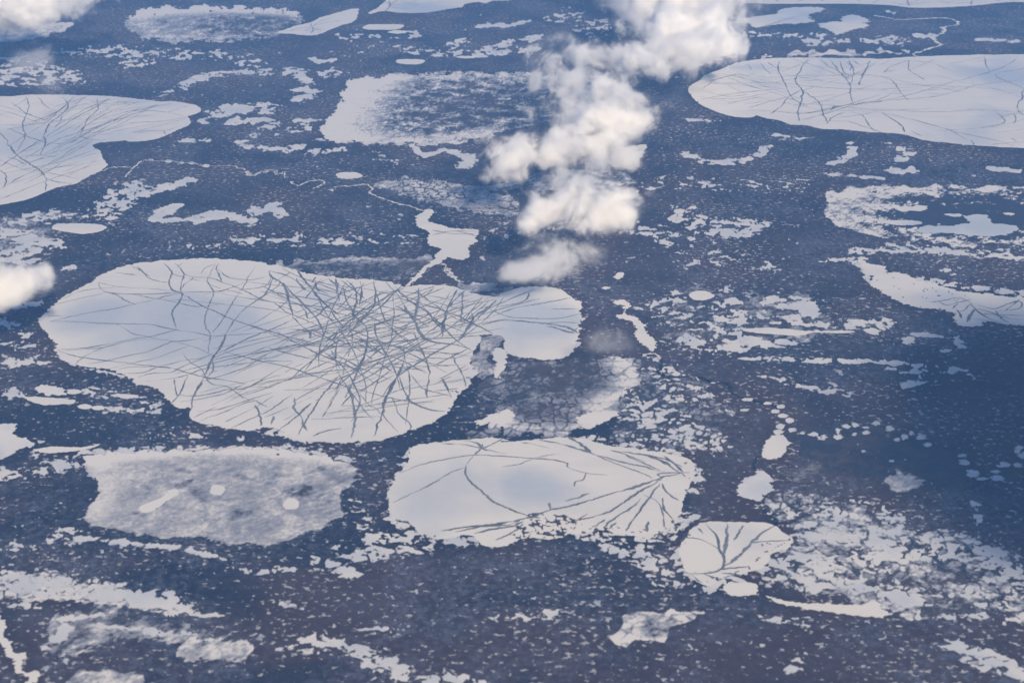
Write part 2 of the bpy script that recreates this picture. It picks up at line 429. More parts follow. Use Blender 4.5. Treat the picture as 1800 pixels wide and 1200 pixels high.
pond(tile(*I_, [(440,740),(520,760),(660,785),(780,780),(900,790),(1030,775),(1050,815),(1100,840),(1000,850),(850,835),(750,825),(600,800),(480,770)]), 'long white strip of ice along the foot of the broken polygon field', 0.10)
pond([(0,745),(23,745),(30,753),(23,760),(37,770),(63,780),(50,786),(33,790),(20,800),(-20,805),(-20,745)], 'ragged white pond on the left edge below the most cracked lake', 0.14, m='snow')
pond(tile(*D_, [(180,1168),(300,1155),(420,1160),(530,1142),(480,1165),(400,1180),(250,1190),(190,1182)]), 'pointed sliver of ice left of the snowy drained lake', 0.08)
pond(tile(*D_, [(125,900),(160,893),(260,897),(390,908),(385,930),(330,932),(250,938),(180,925)]), 'long smooth pond southwest of the most cracked lake', 0.06)
pond(tile(*D_, [(175,850),(230,832),(300,845),(350,860),(340,885),(270,885),(200,870)]), 'mottled pond just above the long smooth pond southwest of the most cracked lake', 0.16, m='snow')
pond(ell(128,689,15,4), 'thin pond east of the mottled pond in the southwest band', 0.08)
pond(ell(150,715,13,4.5), 'western one of two round ponds set side by side in the southwest band', 0.05)
pond(ell(173,717,12,4.2), 'eastern one of two round ponds set side by side in the southwest band', 0.05)
pond(tile(*D_, [(580,885),(640,878),(730,885),(720,900),(640,900)]), 'flat pond at the eastern end of the southwest band', 0.08)
pond(tile(*G_, [(735,275),(770,255),(850,225),(890,185),(930,180),(945,190),(930,215),(880,240),(840,275),(790,300),(745,302)]), 'sausage shaped smooth pond inside the snowy drained lake', 0.05)
pond(ell(382,861,13,10), 'round smooth pond in the middle of the snowy drained lake', 0.05)
pond(ell(512,886,15,10), 'round smooth pond towards the eastern side of the snowy drained lake', 0.07)
pond(tile(*C_, [(1025,1170),(1050,1165),(1200,1163),(1260,1172),(1245,1185),(1150,1190),(1100,1185)]), 'long ice pan in the flooded right hand basin', 0.06)
pond(tile(*C_, [(1130,1110),(1140,1095),(1170,1085),(1210,1092),(1230,1083),(1290,1088),(1280,1110),(1240,1115),(1200,1112),(1170,1118)]), 'two lobed ice pan at the western side of the flooded basin', 0.10)
pond(tile(*C_, [(1375,1132),(1400,1128),(1470,1132),(1460,1145),(1420,1143)]), 'thin ice pan in the middle of the flooded basin', 0.08)
pond([(1613,404),(1625,398),(1660,397),(1705,393),(1700,386),(1695,379),(1730,378),(1742,385),(1745,393),(1790,397),(1778,410),(1745,416),(1700,414),(1660,410),(1630,411)], 'large angular ice pan with a crack in the flooded basin', 0.10)
pond(tile(*C_, [(1690,1128),(1720,1122),(1750,1128),(1730,1138)]), 'tiny ice pan at the eastern side of the flooded basin', 0.08)
pond(tile(*F_, [(955,545),(990,527),(1030,540),(1035,560),(1000,566)]), 'angular small pond right of the long narrow pond', 0.12)
pond(tile(*F_, [(1165,580),(1200,575),(1222,595),(1190,620),(1160,605)]), 'angular bluish pond further right of the long narrow pond', 0.12)
ORD = ['first','second','third','fourth','fifth','sixth','seventh','eighth','ninth','tenth','eleventh','twelfth','thirteenth','fourteenth','fifteenth','sixteenth','seventeenth','eighteenth','nineteenth','twentieth']
for n_, (x, y, rx, ry) in enumerate(sorted([(580,1068,30,13),(690,1092,20,11),(735,1110,25,17),(820,1103,18,12),(818,1075,15,14),(862,1050,18,11),(910,1042,22,12),(1020,1032,28,12),(1090,1062,25,17),(965,1055,18,7),(965,1082,22,10),(905,1090,14,9),(1168,1105,22,14),(1205,1085,16,11),(1255,1105,24,17),(1292,1145,20,11),(1775,1170,28,18),(1130,1118,14,9),(630,1085,12,7)])):
    pond(tile(*F_, ell(x, y, rx * (0.8 + 0.35 * math.sin(n_ * 2.3) ** 2), ry, 9, 0.32, n_)), ORD[n_] + ' pit pond from the western end of the curving chain on dark ground', 0.24, 'pit ponds in a curving chain', 'snow', 'pit_pond')
for n_, (x, y, rx, ry) in enumerate(sorted([(1475,5,25,9),(1478,40,28,15),(1525,100,35,19),(1655,122,35,15),(1650,88,25,9),(1695,52,35,15),(1770,52,22,12),(1580,125,30,9),(1790,5,25,14)])):
    pond(tile(*I_, ell(x, y, rx, ry, 9, 0.32, n_)), ORD[n_] + ' pit pond from the west in the ring by the right edge', 0.24, 'pit ponds in a ring by the right edge', 'snow', 'pit_pond')
for n_, (x, y, rx, ry) in enumerate(sorted([(518,945,24,11),(490,970,24,11),(527,992,28,11),(565,1018,24,14),(515,1050,24,14),(505,1078,26,14),(340,908,30,9),(448,928,22,7),(160,820,14,4)], key=lambda q: q[1])):
    pond(tile(*F_, ell(x, y, rx, ry)), ORD[n_] + ' white bead of ice from the upstream end of the dark winding stream', 0.2, 'ice beads along the dark stream', 'snow', 'ice_bead')
pond(tile(*E_, [(1440,395),(1480,380),(1510,395),(1520,420),(1495,440),(1505,460),(1560,475),(1590,510),(1620,505),(1600,545),(1640,580),(1655,610),(1650,640),(1640,655),(1600,630),(1570,600),(1540,560),(1560,540),(1540,500),(1500,490),(1455,475),(1450,465),(1490,450),(1500,415),(1450,408)]), 'beaded white river reach right of the most cracked lake', 0.12, name='river_pool', cat='river')

# ------------------------------------------------------------------ streams
def stream(pts, wd, label, m='ice', layer='pond', seed=0):
    strip('frozen_stream', pts, wd, M[m], layer, label, 'stream', 'structure', None, seed, 0.10, 0.35)
stream(tile(*A, [(1150,878),(1210,875),(1270,888),(1310,905),(1320,930),(1370,910),(1420,895),(1450,900),(1460,920),(1500,910),(1498,940)]), 4, 'meandering white stream east of the lake cut by the left edge', seed=1)
stream(tile(*A, [(760,846),(830,850),(900,851),(960,860),(1020,862),(1080,876),(1150,878)]), 3, 'hairline stream thread linking white beads east of the left edge lake', 'snow', seed=18)
for n_, (x, y, rx, ry) in enumerate([(797,845,14,5),(888,852,20,8),(958,860,14,6),(1012,862,18,7),(1086,876,20,9)]):
    pond(tile(*A, ell(x, y, rx, ry)), ['first', 'second', 'third', 'fourth', 'fifth'][n_] + ' bead from the west on the hairline stream east of the left edge lake', 0.14, 'beads on the hairline stream', 'snow', 'ice_bead')
stream(tile(*A, [(1300,905),(1318,928),(1370,912),(1420,897),(1450,902),(1462,920),(1500,912)]), 13, 'broad bends of the meandering white stream in the upper left', seed=2)
stream(tile(*A, [(1530,960),(1570,980),(1620,960),(1680,950),(1710,960),(1690,980),(1650,995)]), 6, 'hooked white stream loop in the upper middle', seed=3)
stream(tile(*A, [(660,935),(690,900),(720,870),(750,850)]), 5, 'short stream leaving the notch of the lake cut by the left edge', seed=4)
stream(tile(*A, [(690,885),(600,882),(540,902)]), 4.5, 'thin white inlet running into the lake cut by the left edge', seed=5)
stream(tile(*B_, [(-40,990),(0,982),(80,980),(120,972),(150,985),(165,1000),(145,1015),(170,1030),(210,1045),(250,1060),(300,1075),(350,1085),(400,1102),(440,1115)]), 5, 'thin white stream running into the irregular frozen pool', seed=6)
stream(tile(*C_, [(1010,85),(1080,95),(1130,105),(1200,103),(1260,100),(1340,97),(1410,100),(1450,120),(1440,135),(1380,145),(1375,175),(1325,190),(1335,220),(1360,240),(1310,255),(1260,275),(1215,285),(1235,300)]), 13, 'winding white stream entering the large bright lake from the north', seed=7)
stream(tile(*E_, [(535,190),(560,215),(570,250),(610,280),(640,290)]), 9, 'short white side stream at the north shore of the most cracked lake', seed=8)
stream(tile(*E_, [(1590,672),(1650,665),(1685,692)]), 7, 'white tail of the beaded river', seed=9)
stream(tile(*E_, [(1680,690),(1690,735),(1668,765),(1720,785),(1800,790),(1860,780),(1930,805),(1960,820),(2020,818),(2050,840),(2055,870),(2100,890),(2140,910),(2180,915),(2250,930),(2300,945)]), 8, 'dark winding stream channel right of the polygon cracked delta', 'water', 'patch', seed=10)
sheet('frozen_stream', tile(*G_, [(-40,845),(5,860),(35,905),(15,945),(60,990),(65,1030),(90,1045),(140,1040),(130,1075),(110,1110),(130,1140),(200,1140),(210,1165),(190,1200),(150,1240),(120,1235),(155,1180),(150,1165),(95,1150),(70,1120),(85,1085),(30,1060),(20,1030),(0,990),(-40,980)]), M['ice'], 'pond', 'wriggling white stream in the lower left corner', 'stream', 'structure', None, 0.12, 3)
stream(tile(*E_, [(675,850),(730,872),(790,900),(850,912),(865,930)]), 4.5, 'dark meltwater thread west of the polygon cracked delta', 'water', 'crack2', seed=12)
stream(tile(*E_, [(845,1050),(850,1075),(830,1110)]), 4.5, 'short dark meltwater thread above the oval lake', 'water', 'crack2', seed=13)
stream(tile(*E_, [(850,1132),(930,1120),(980,1105),(1010,1095)]), 4.0, 'dark meltwater thread along the northern rim of the oval lake', 'water', 'crack2', seed=14)
stream(tile(*I_, [(520,-5),(450,5),(400,10),(380,40),(375,75)]), 5.0, 'dark hooked stream above the blurred round pond', 'water', 'patch', seed=15)
stream(tile(*I_, [(435,280),(445,315),(490,335),(500,355),(480,375)]), 5.0, 'dark inlet at the northeastern shore of the fan cracked lake', 'water', 'crack2', seed=16)

# ------------------------------------------------------------------ the photo grid on the ground, used for patches, basins and frost
STEP = 1.5
gx = np.arange(-160, 1961, STEP); gy = np.arange(-34, 1262, STEP)
PX, PY = np.meshgrid(gx, gy)
WX, WY = ground(PX, PY)
SLANT = np.hypot(np.hypot(WX, WY), H)
NY, NX = PX.shape
def warp(amp, wl, seed):
    return PX + amp * fbm(WX, WY, wl, 3, seed), PY + amp * 0.5 * fbm(WX, WY, wl, 3, seed + 50)
def mask(poly, wx=None, wy=None):
    a = np.array(poly)
    pad = 20
    i0, i1 = np.searchsorted(gx, [a[:, 0].min() - pad, a[:, 0].max() + pad]); j0, j1 = np.searchsorted(gy, [a[:, 1].min() - pad, a[:, 1].max() + pad])
    r = np.zeros(PX.shape)
    X = PX if wx is None else wx; Y = PY if wy is None else wy
    r[j0:j1, i0:i1] = inside(X[j0:j1, i0:i1], Y[j0:j1, i0:i1], poly)
    return r
def stroke_dist(pts, reach=330):                  # distance in photo px, with the depth direction counted double
    d = np.full(PX.shape, 1e9)
    a = np.array(pts, float)
    if len(a) == 1: a = np.vstack([a, a + 0.1])
    i0, i1 = np.searchsorted(gx, [a[:, 0].min() - reach, a[:, 0].max() + reach]); j0, j1 = np.searchsorted(gy, [a[:, 1].min() - reach / 2, a[:, 1].max() + reach / 2])
    X, Y = PX[j0:j1, i0:i1], PY[j0:j1, i0:i1] * 2.2
    D = d[j0:j1, i0:i1]
    for (x1, y1), (x2, y2) in zip(a[:-1], a[1:]):
        y1, y2 = y1 * 2.2, y2 * 2.2
        dx, dy = x2 - x1, y2 - y1
        u = np.clip(((X - x1) * dx + (Y - y1) * dy) / (dx * dx + dy * dy + 1e-9), 0, 1)
        np.minimum(D, np.hypot(X - x1 - u * dx, Y - y1 - u * dy), out=D)
    return d
LAKEMASK = np.zeros(PX.shape)
for p_ in SHORES:
    LAKEMASK = np.maximum(LAKEMASK, mask(p_))
SHORE = blur(LAKEMASK, 5)
SHORE_FAR = blur(LAKEMASK, 14)

# ------------------------------------------------------------------ drained lake beds, snow caught on cracked mud
BASINMASK = np.zeros(PX.shape)
def cells_object(name, sel, attrs, z, m):
    """A sheet made of the grid cells whose four corners are selected."""
    c = sel[:-1, :-1] & sel[1:, :-1] & sel[:-1, 1:] & sel[1:, 1:]
    jj, ii = np.nonzero(c)
    a = jj * NX + ii
    q = np.stack([a + NX, a + NX + 1, a + 1, a], 1)
    u, inv = np.unique(q, return_inverse=True)
    x, y = WX.ravel()[u], WY.ravel()[u]
    cx, cy = float(x.mean()), float(y.mean())
    co = np.stack([x - cx, y - cy, np.zeros_like(x)], 1)
    me = poly_mesh(name, co, inv.reshape(-1, 4))
    for k_, v_ in attrs.items():
        at = me.attributes.new(k_, 'FLOAT', 'POINT')
        at.data.foreach_set('value', v_.ravel()[u].astype(np.float32))
    me.materials.append(m)
    o = link(name, me)
    o.location = (cx, cy, z)
    return o
def poly_mesh(name, co, faces):
    me = bpy.data.meshes.new(name)
    nf, k_ = faces.shape
    me.vertices.add(len(co)); me.vertices.foreach_set('co', np.asarray(co, np.float32).ravel())
    me.loops.add(nf * k_); me.loops.foreach_set('vertex_index', faces.ravel().astype(np.int32))
    me.polygons.add(nf); me.polygons.foreach_set('loop_start', np.arange(0, nf * k_, k_, dtype=np.int32))
    me.update(calc_edges=True)
    return me
W1 = fbm(WX, WY, 70, 5, 21, 0.62)
W2 = fbm(WX, WY, 190, 4, 31)
W3 = fbm(WX + 0.8 * WY, (WY - 0.8 * WX) * 2.0, 34, 4, 36, 0.75)
WARPX, WARPY = warp(24, 55, 41)
_wxw, _wyw = WX + 9 * fbm(WX, WY, 30, 3, 5), WY + 9 * fbm(WX, WY, 30, 3, 6)
def _edges(wl, seed):
    a, b = worley(_wxw, _wyw, wl, seed)
    return b - a
NET_S, NET_L, NET_XL = _edges(20, 9), _edges(31, 19), _edges(78, 29)
def basin(poly, label, level, amp, crack=0.0, cell=26.0, extra=None, soft=9, rim=0.0, stretch=1.0, rag=0.25, alone=True):
    wx, wy = WARPX, WARPY
    mk = mask(poly, wx, wy)
    sb = blur(mk, soft)
    s = level + amp * W1 + amp * 0.35 * W2 + amp * 0.7 * W3
    if extra is not None:
        for pts, wd, v in extra:
            s = s + v * smooth(wd, 0, np.maximum(stroke_dist(pts, wd * 1.7 + 4) + wd * 0.55 * (W1 + 0.7 * W3), 0))
    s = s + rim * (1 - smooth(0.6, 1.0, sb))
    if crack:
        cw = 0.17 + 0.12 * W2
        net_ = NET_S if cell < 23 else NET_L
        s = s - crack * (0.25 + 1.1 * smooth(-0.35, 0.35, W2 + 0.5 * W1)) * (1 - smooth(0.03, np.maximum(cw, 0.06), net_)) - crack * 0.7 * (1 - smooth(0.01, 0.07, NET_XL))
    s = np.clip(s, -0.8, 1.1)
    keep = (sb + rag * (W1 + 0.6 * W3) > 0.45)
    s = np.where(s > 0, s * smooth(0.30, 0.66, sb + rag * 0.6 * (W1 + W3)), s)
    if alone: BASINMASK[:] = np.maximum(BASINMASK, (keep & (sb > 0.2)) * 1.0)
    o = cells_object('drained_lake', keep & (sb > 0.2) & (LAKEMASK < 1.5), {'snow': s}, LAYER['basin'] + 0.008 * len(BAS), M['bed'])
    BAS.append(o)
    return tag(o, label, 'lake bed', None, 'structure')
BAS = []
basin([(558,240),(565,225),(575,205),(595,180),(600,165),(605,150),(625,140),(660,133),(720,128),(790,126),(860,126),(930,128),(1000,130),(1060,140),(1060,180),(1000,205),(920,225),(890,232),(860,240),(830,243),(800,253),(760,256),(700,255),(660,252),(610,250),(575,247)],
      'large drained lake left of the clouds, white western rim fading to a blue mottled floor', 0.56, 0.62, 0.30, 20,
      [([(575,235),(600,190),(640,150)], 95, 0.75), ([(640,245),(780,250),(860,235)], 40, 0.45), ([(640,140),(780,132),(930,132)], 26, 0.35), ([(800,190),(930,185)], 170, -0.42)], soft=3, rag=0.4)
basin(tile(*A, [(650,95),(690,85),(705,70),(740,50),(790,38),(900,38),(1050,32),(1130,28),(1200,32),(1330,40),(1450,42),(1530,50),(1570,58),(1640,100),(1560,130),(1500,165),(1450,195),(1350,215),(1200,220),(1050,228),(900,228),(800,215),(730,195),(680,165),(650,130)]),
      'half drained far lake in the upper left with a grey mottled floor', 0.50, 0.5, 0.2, 40,
      [([(240,25),(300,17),(390,14),(520,20)], 34, 0.75), ([(240,40),(300,66),(400,70)], 40, 0.2), ([(420,45),(480,40)], 90, -0.30)], soft=2, rag=0.6)
basin(tile(*A, [(-160,140),(80,125),(200,115),(300,112),(390,118),(400,130),(370,148),(330,170),(260,195),(180,210),(80,218),(0,225),(-160,230)]),
      'small half drained lake in the upper left corner under the cloud edge', 0.6, 0.4, 0.45, 34,
      [([(40,42),(110,42),(125,42)], 26, 0.6), ([(70,60),(110,55)], 22, 0.5), ([(-10,72),(60,70)], 16, 0.4)], soft=2)
basin([(640,322),(700,314),(780,320),(850,330),(900,345),(920,365),(900,382),(840,374),(780,365),(740,352),(700,340),(660,332)],
      'drained lake bed with white polygons above the irregular frozen pool', 0.62, 0.40, 0.65, 30, None, soft=4, rag=0.4)
basin([(850,588),(875,588),(887,595),(888,605),(878,612),(868,613),(866,632),(875,640),(868,663),(850,668),(830,668),(845,655),(832,650),(826,637),(832,615),(845,600)],
      'mottled purple grey mudflat between the two bays of the most cracked lake', 0.50, 0.45, 0.2, 20, None, soft=2, rag=0.5)
basin([(890,632),(920,632),(950,636),(985,640),(1005,632),(1040,635),(1075,628),(1100,630),(1120,640),(1125,660),(1115,680),(1100,695),(1090,705),(1088,720),(1060,738),(1030,752),(1000,765),(960,770),(930,768),(900,770),(870,775),(840,770),(800,765),(845,755),(870,735),(875,715),(850,700),(835,690),(828,680),(850,668),(880,663)],
      'polygon cracked delta of dark mud and white rims beside the most cracked lake', 0.24, 0.36, 0.36, 30,
      [([(1090,632),(1110,655),(1095,690),(1050,712)], 48, 0.75), ([(860,745),(920,752),(1000,760),(1070,730)], 45, 0.5), ([(855,722),(880,735)], 40, 0.5), ([(930,645),(990,650)], 55, -0.12), ([(1000,655),(1010,640)], 50, -0.25)], soft=3, rag=0.5)
basin([(520,458),(600,452),(690,452),(760,452),(760,468),(730,480),(705,497),(650,492),(590,486),(540,478),(470,466)],
      'dark polygon ground with white seams on the north shore of the most cracked lake', 0.20, 0.45, 0.35, 26,
      [([(470,462),(600,455),(760,452)], 22, 0.5), ([(470,466),(560,482)], 14, 0.4)], soft=2)
basin([(790,492),(840,500),(900,503),(930,503),(905,510),(885,518),(862,520),(820,511)],
      'grey mudflat spit on the north shore of the most cracked lake', 0.42, 0.4, 0.25, 22, [([(790,490),(850,500)], 22, 0.4)], soft=2)
basin([(150,800),(165,795),(200,790),(260,787),(330,788),(400,787),(460,783),(510,790),(560,800),(600,803),(620,815),(633,830),(620,850),(600,865),(610,885),(597,905),(590,915),(570,927),(545,935),(520,945),(500,955),(460,954),(420,957),(390,955),(350,948),(330,945),(290,942),(250,938),(225,932),(190,925),(155,922),(152,910),(160,890),(165,870),(163,845),(155,825)],
      'snowy drained lake in the lower left, whole floor dusted pale grey', 0.60, 0.22, 0.0, 20,
      [([(160,805),(330,790),(460,790),(590,805)], 40, 0.42), ([(160,800),(190,830),(170,900)], 45, 0.22), ([(540,870),(600,840)], 60, -0.2), ([(400,920),(480,930)], 90, -0.12), ([(316,828),(330,828)], 14, -0.36), ([(320,853),(330,846)], 16, -0.36), ([(240,903),(252,906)], 14, -0.30), ([(340,860),(360,880)], 16, -0.24), ([(385,875),(400,880)], 14, -0.24), ([(420,838),(445,842)], 14, -0.24), ([(470,848),(490,836)], 14, -0.30), ([(505,868),(520,866)], 18, -0.30), ([(540,862),(555,870)], 20, -0.24), ([(415,910),(430,902)], 18, -0.18), ([(550,830),(565,824)], 14, -0.24), ([(250,853),(262,858)], 10, -0.24)], soft=4, rag=0.5)
basin([(1448,345),(1455,338),(1470,333),(1500,330),(1550,328),(1600,325),(1667,327),(1750,328),(1860,332),(1860,440),(1790,432),(1740,428),(1700,432),(1650,428),(1600,422),(1550,415),(1510,412),(1475,402),(1455,390),(1450,370)],
      'half flooded basin at the right edge with a broad speckled white rim', 0.80, 0.75, 0.30, 20,
      [([(1650,378),(1900,380)], 118, -2.6), ([(1570,390),(1650,385)], 45, -0.9), ([(1460,345),(1600,332),(1800,332)], 22, 0.35)], soft=3)
basin(tile(*C_, [(340,305),(450,290),(600,275),(750,270),(900,268),(1210,268),(1200,290),(1000,290),(800,297),(500,298),(400,310)]),
      'thin streaky white strand along the north shore of the large bright lake', 0.75, 0.4, 0.0, 20, None, soft=1)
basin([(1385,770),(1430,752),(1480,740),(1560,747),(1640,775),(1690,805),(1720,830),(1700,858),(1620,865),(1540,845),(1470,835),(1410,800)], 'dark wet hollow ringed by the chain of pit ponds', -0.30, 0.5, 0.0, 20, None, soft=6, rag=0.6, alone=False)
basin([(1310,870),(1400,868),(1470,885),(1600,925),(1760,955),(1815,1010),(1815,1088),(1650,1088),(1500,1062),(1390,1030),(1340,1000),(1400,965),(1400,925)], 'frosty marsh of half frozen polygons right of the fan cracked lake', 0.30, 0.75, 0.45, 30, [([(1420,960),(1560,950)], 60, 0.25), ([(1400,1040),(1560,1060)], 40, 0.3)], soft=8, rag=0.8, alone=False)
basin([(-30,1000),(80,1008),(170,1022),(260,1045),(330,1070),(300,1080),(200,1066),(100,1056),(-30,1052)], 'pale band of ice polygons in the lower left', 0.66, 0.65, 0.55, 30, None, soft=4, rag=0.8, alone=False)
basin([(95,1075),(190,1070),(350,1100),(420,1110),(330,1128),(200,1118),(120,1150),(80,1150)], 'faint frosty drift below the pale polygon band', 0.30, 0.6, 0.0, 30, None, soft=8, rag=0.8, alone=False)
basin([(1060,770),(1100,735),(1090,700),(1140,650),(1220,660),(1290,720),(1240,790),(1200,797)], 'frosted ground of round polygons east of the delta', 0.16, 0.5, 0.4, 30, None, soft=8, rag=0.8, alone=False)
basin([(0,380),(110,372),(150,385),(90,412),(95,430),(40,452),(-20,450)], 'frosted wet ground around the smooth oval pond', 0.30, 0.6, 0.2, 30, None, soft=3, rag=0.8, alone=False)
basin([(1190,500),(1280,515),(1420,520),(1450,560),(1560,572),(1400,600),(1230,612),(1150,590)], 'frosted wet ground around the long narrow pond', 0.14, 0.6, 0.2, 30, None, soft=6, rag=0.9, alone=False)
basin(tile(*I_, [(530,60),(600,50),(720,52),(740,75),(690,120),(610,130),(560,110)]), 'faint grey polygon patch right of the bright rounded pond', 0.20, 0.25, 0.1, 16, None, soft=5, rag=0.5)
basin(tile(*I_, [(1050,110),(1100,95),(1200,92),(1300,125),(1310,150),(1220,150),(1150,195),(1090,180)]), 'smooth bluish snow smear on dark ground at the lower right', 0.55, 0.3, 0.0, 26, None, soft=5, rag=0.5)
basin([(1073,1127),(1077,1107),(1093,1087),(1120,1077),(1150,1071),(1180,1068),(1222,1073),(1218,1085),(1190,1102),(1165,1115),(1175,1125),(1150,1128),(1115,1128),(1090,1131)],
      'shell shaped patch of broken white ice near the lower edge', 0.72, 0.6, 0.4, 30, [([(1080,1127),(1170,1125)], 18, 0.5), ([(1085,1100),(1150,1073),(1220,1073)], 18, 0.4)], soft=2)
basin([(305,1150),(330,1130),(380,1122),(430,1125),(450,1145),(420,1165),(380,1160),(330,1165)], 'fuzzy snow patch in the lower left', 0.70, 0.5, 0.1, 22, None, soft=5, rag=0.6)
basin([(105,1200),(140,1182),(200,1175),(255,1182),(258,1230),(100,1230)], 'snow patch cut by the lower edge in the lower left', 0.66, 0.5, 0.1, 22, None, soft=4, rag=0.6)
basin([(1400,905),(1470,885),(1560,915),(1600,945),(1560,985),(1480,960),(1420,930)], 'thin snow over mud above the broken polygon field', 0.40, 0.7, 0.3, 15, None, soft=8, rag=0.7, alone=False)
basin([(820,330),(900,318),(1000,300),(1100,300),(1130,330),(1000,335),(880,340)], 'streaky pale ground beneath the middle cloud', 0.34, 0.8, 0.0, 26, None, soft=4, rag=0.5)

# dark sedge and mud that breaks up parts of the ice margins
def mud_bank(poly, label, thr, level=0.05, soft=3):
    sb = blur(mask(poly, WARPX, WARPY), soft)
    n_ = 0.6 * fbm(WX / 1.5, WY, 20, 4, 47, 0.75) + 0.5 * (1 - smooth(0.02, 0.22, NETD)) - 0.1
    sel = (n_ > thr) & (sb > 0.45)
    o = cells_object('mud_bank', sel, {'snow': np.clip(level + 0.25 * (0.3 - n_), -0.1, 0.4)}, LAYER['lake'] + 0.35 + 0.01 * len(BAS), M['bed'])
    BAS.append(o)
    tag(o, label, None, None, 'stuff')
_w1, _w2 = worley(WX + 9 * fbm(WX, WY, 24, 3, 15), WY + 9 * fbm(WX, WY, 24, 3, 16), 21, 23)
NETD = _w2 - _w1
mud_bank([(905,925),(930,905),(960,898),(985,905),(1012,918),(1022,940),(960,955),(900,955)], 'dark lumpy shoal breaking through the southern ice margin of the oval frozen lake', -0.05)
mud_bank([(1015,915),(1080,925),(1160,935),(1210,905),(1210,960),(1040,955)], 'dark sedge fringe along the southeastern margin of the oval frozen lake', 0.22)
mud_bank([(680,885),(705,905),(745,935),(810,935),(845,950),(800,965),(690,940)], 'dark sedge fringe along the southwestern margin of the oval frozen lake', 0.25)
mud_bank([(1500,450),(1560,470),(1620,490),(1690,510),(1760,516),(1700,530),(1600,545),(1500,520)], 'dark streaks along the northern and western margin of the ragged crescent lake', 0.28)
mud_bank([(1560,480),(1620,495),(1680,530),(1690,550),(1640,545),(1540,510)], 'dark sedge fringe along the inner shore of the ragged crescent lake', 0.34)
mud_bank([(1340,955),(1400,945),(1400,975),(1350,985),(1300,1015),(1230,1035),(1190,1010),(1260,1005),(1330,990)], 'dark sedge fringe along the southern shore of the fan cracked lake', 0.24)
mud_bank([(795,690),(830,655),(850,650),(860,700),(800,740),(770,735)], 'dark mottled shoal off the eastern shore of the most cracked lake', 0.24)
mud_bank([(1180,800),(1225,810),(1225,860),(1195,900),(1190,860),(1205,830)], 'dark sedge fringe at the eastern tip of the oval frozen lake', 0.34)

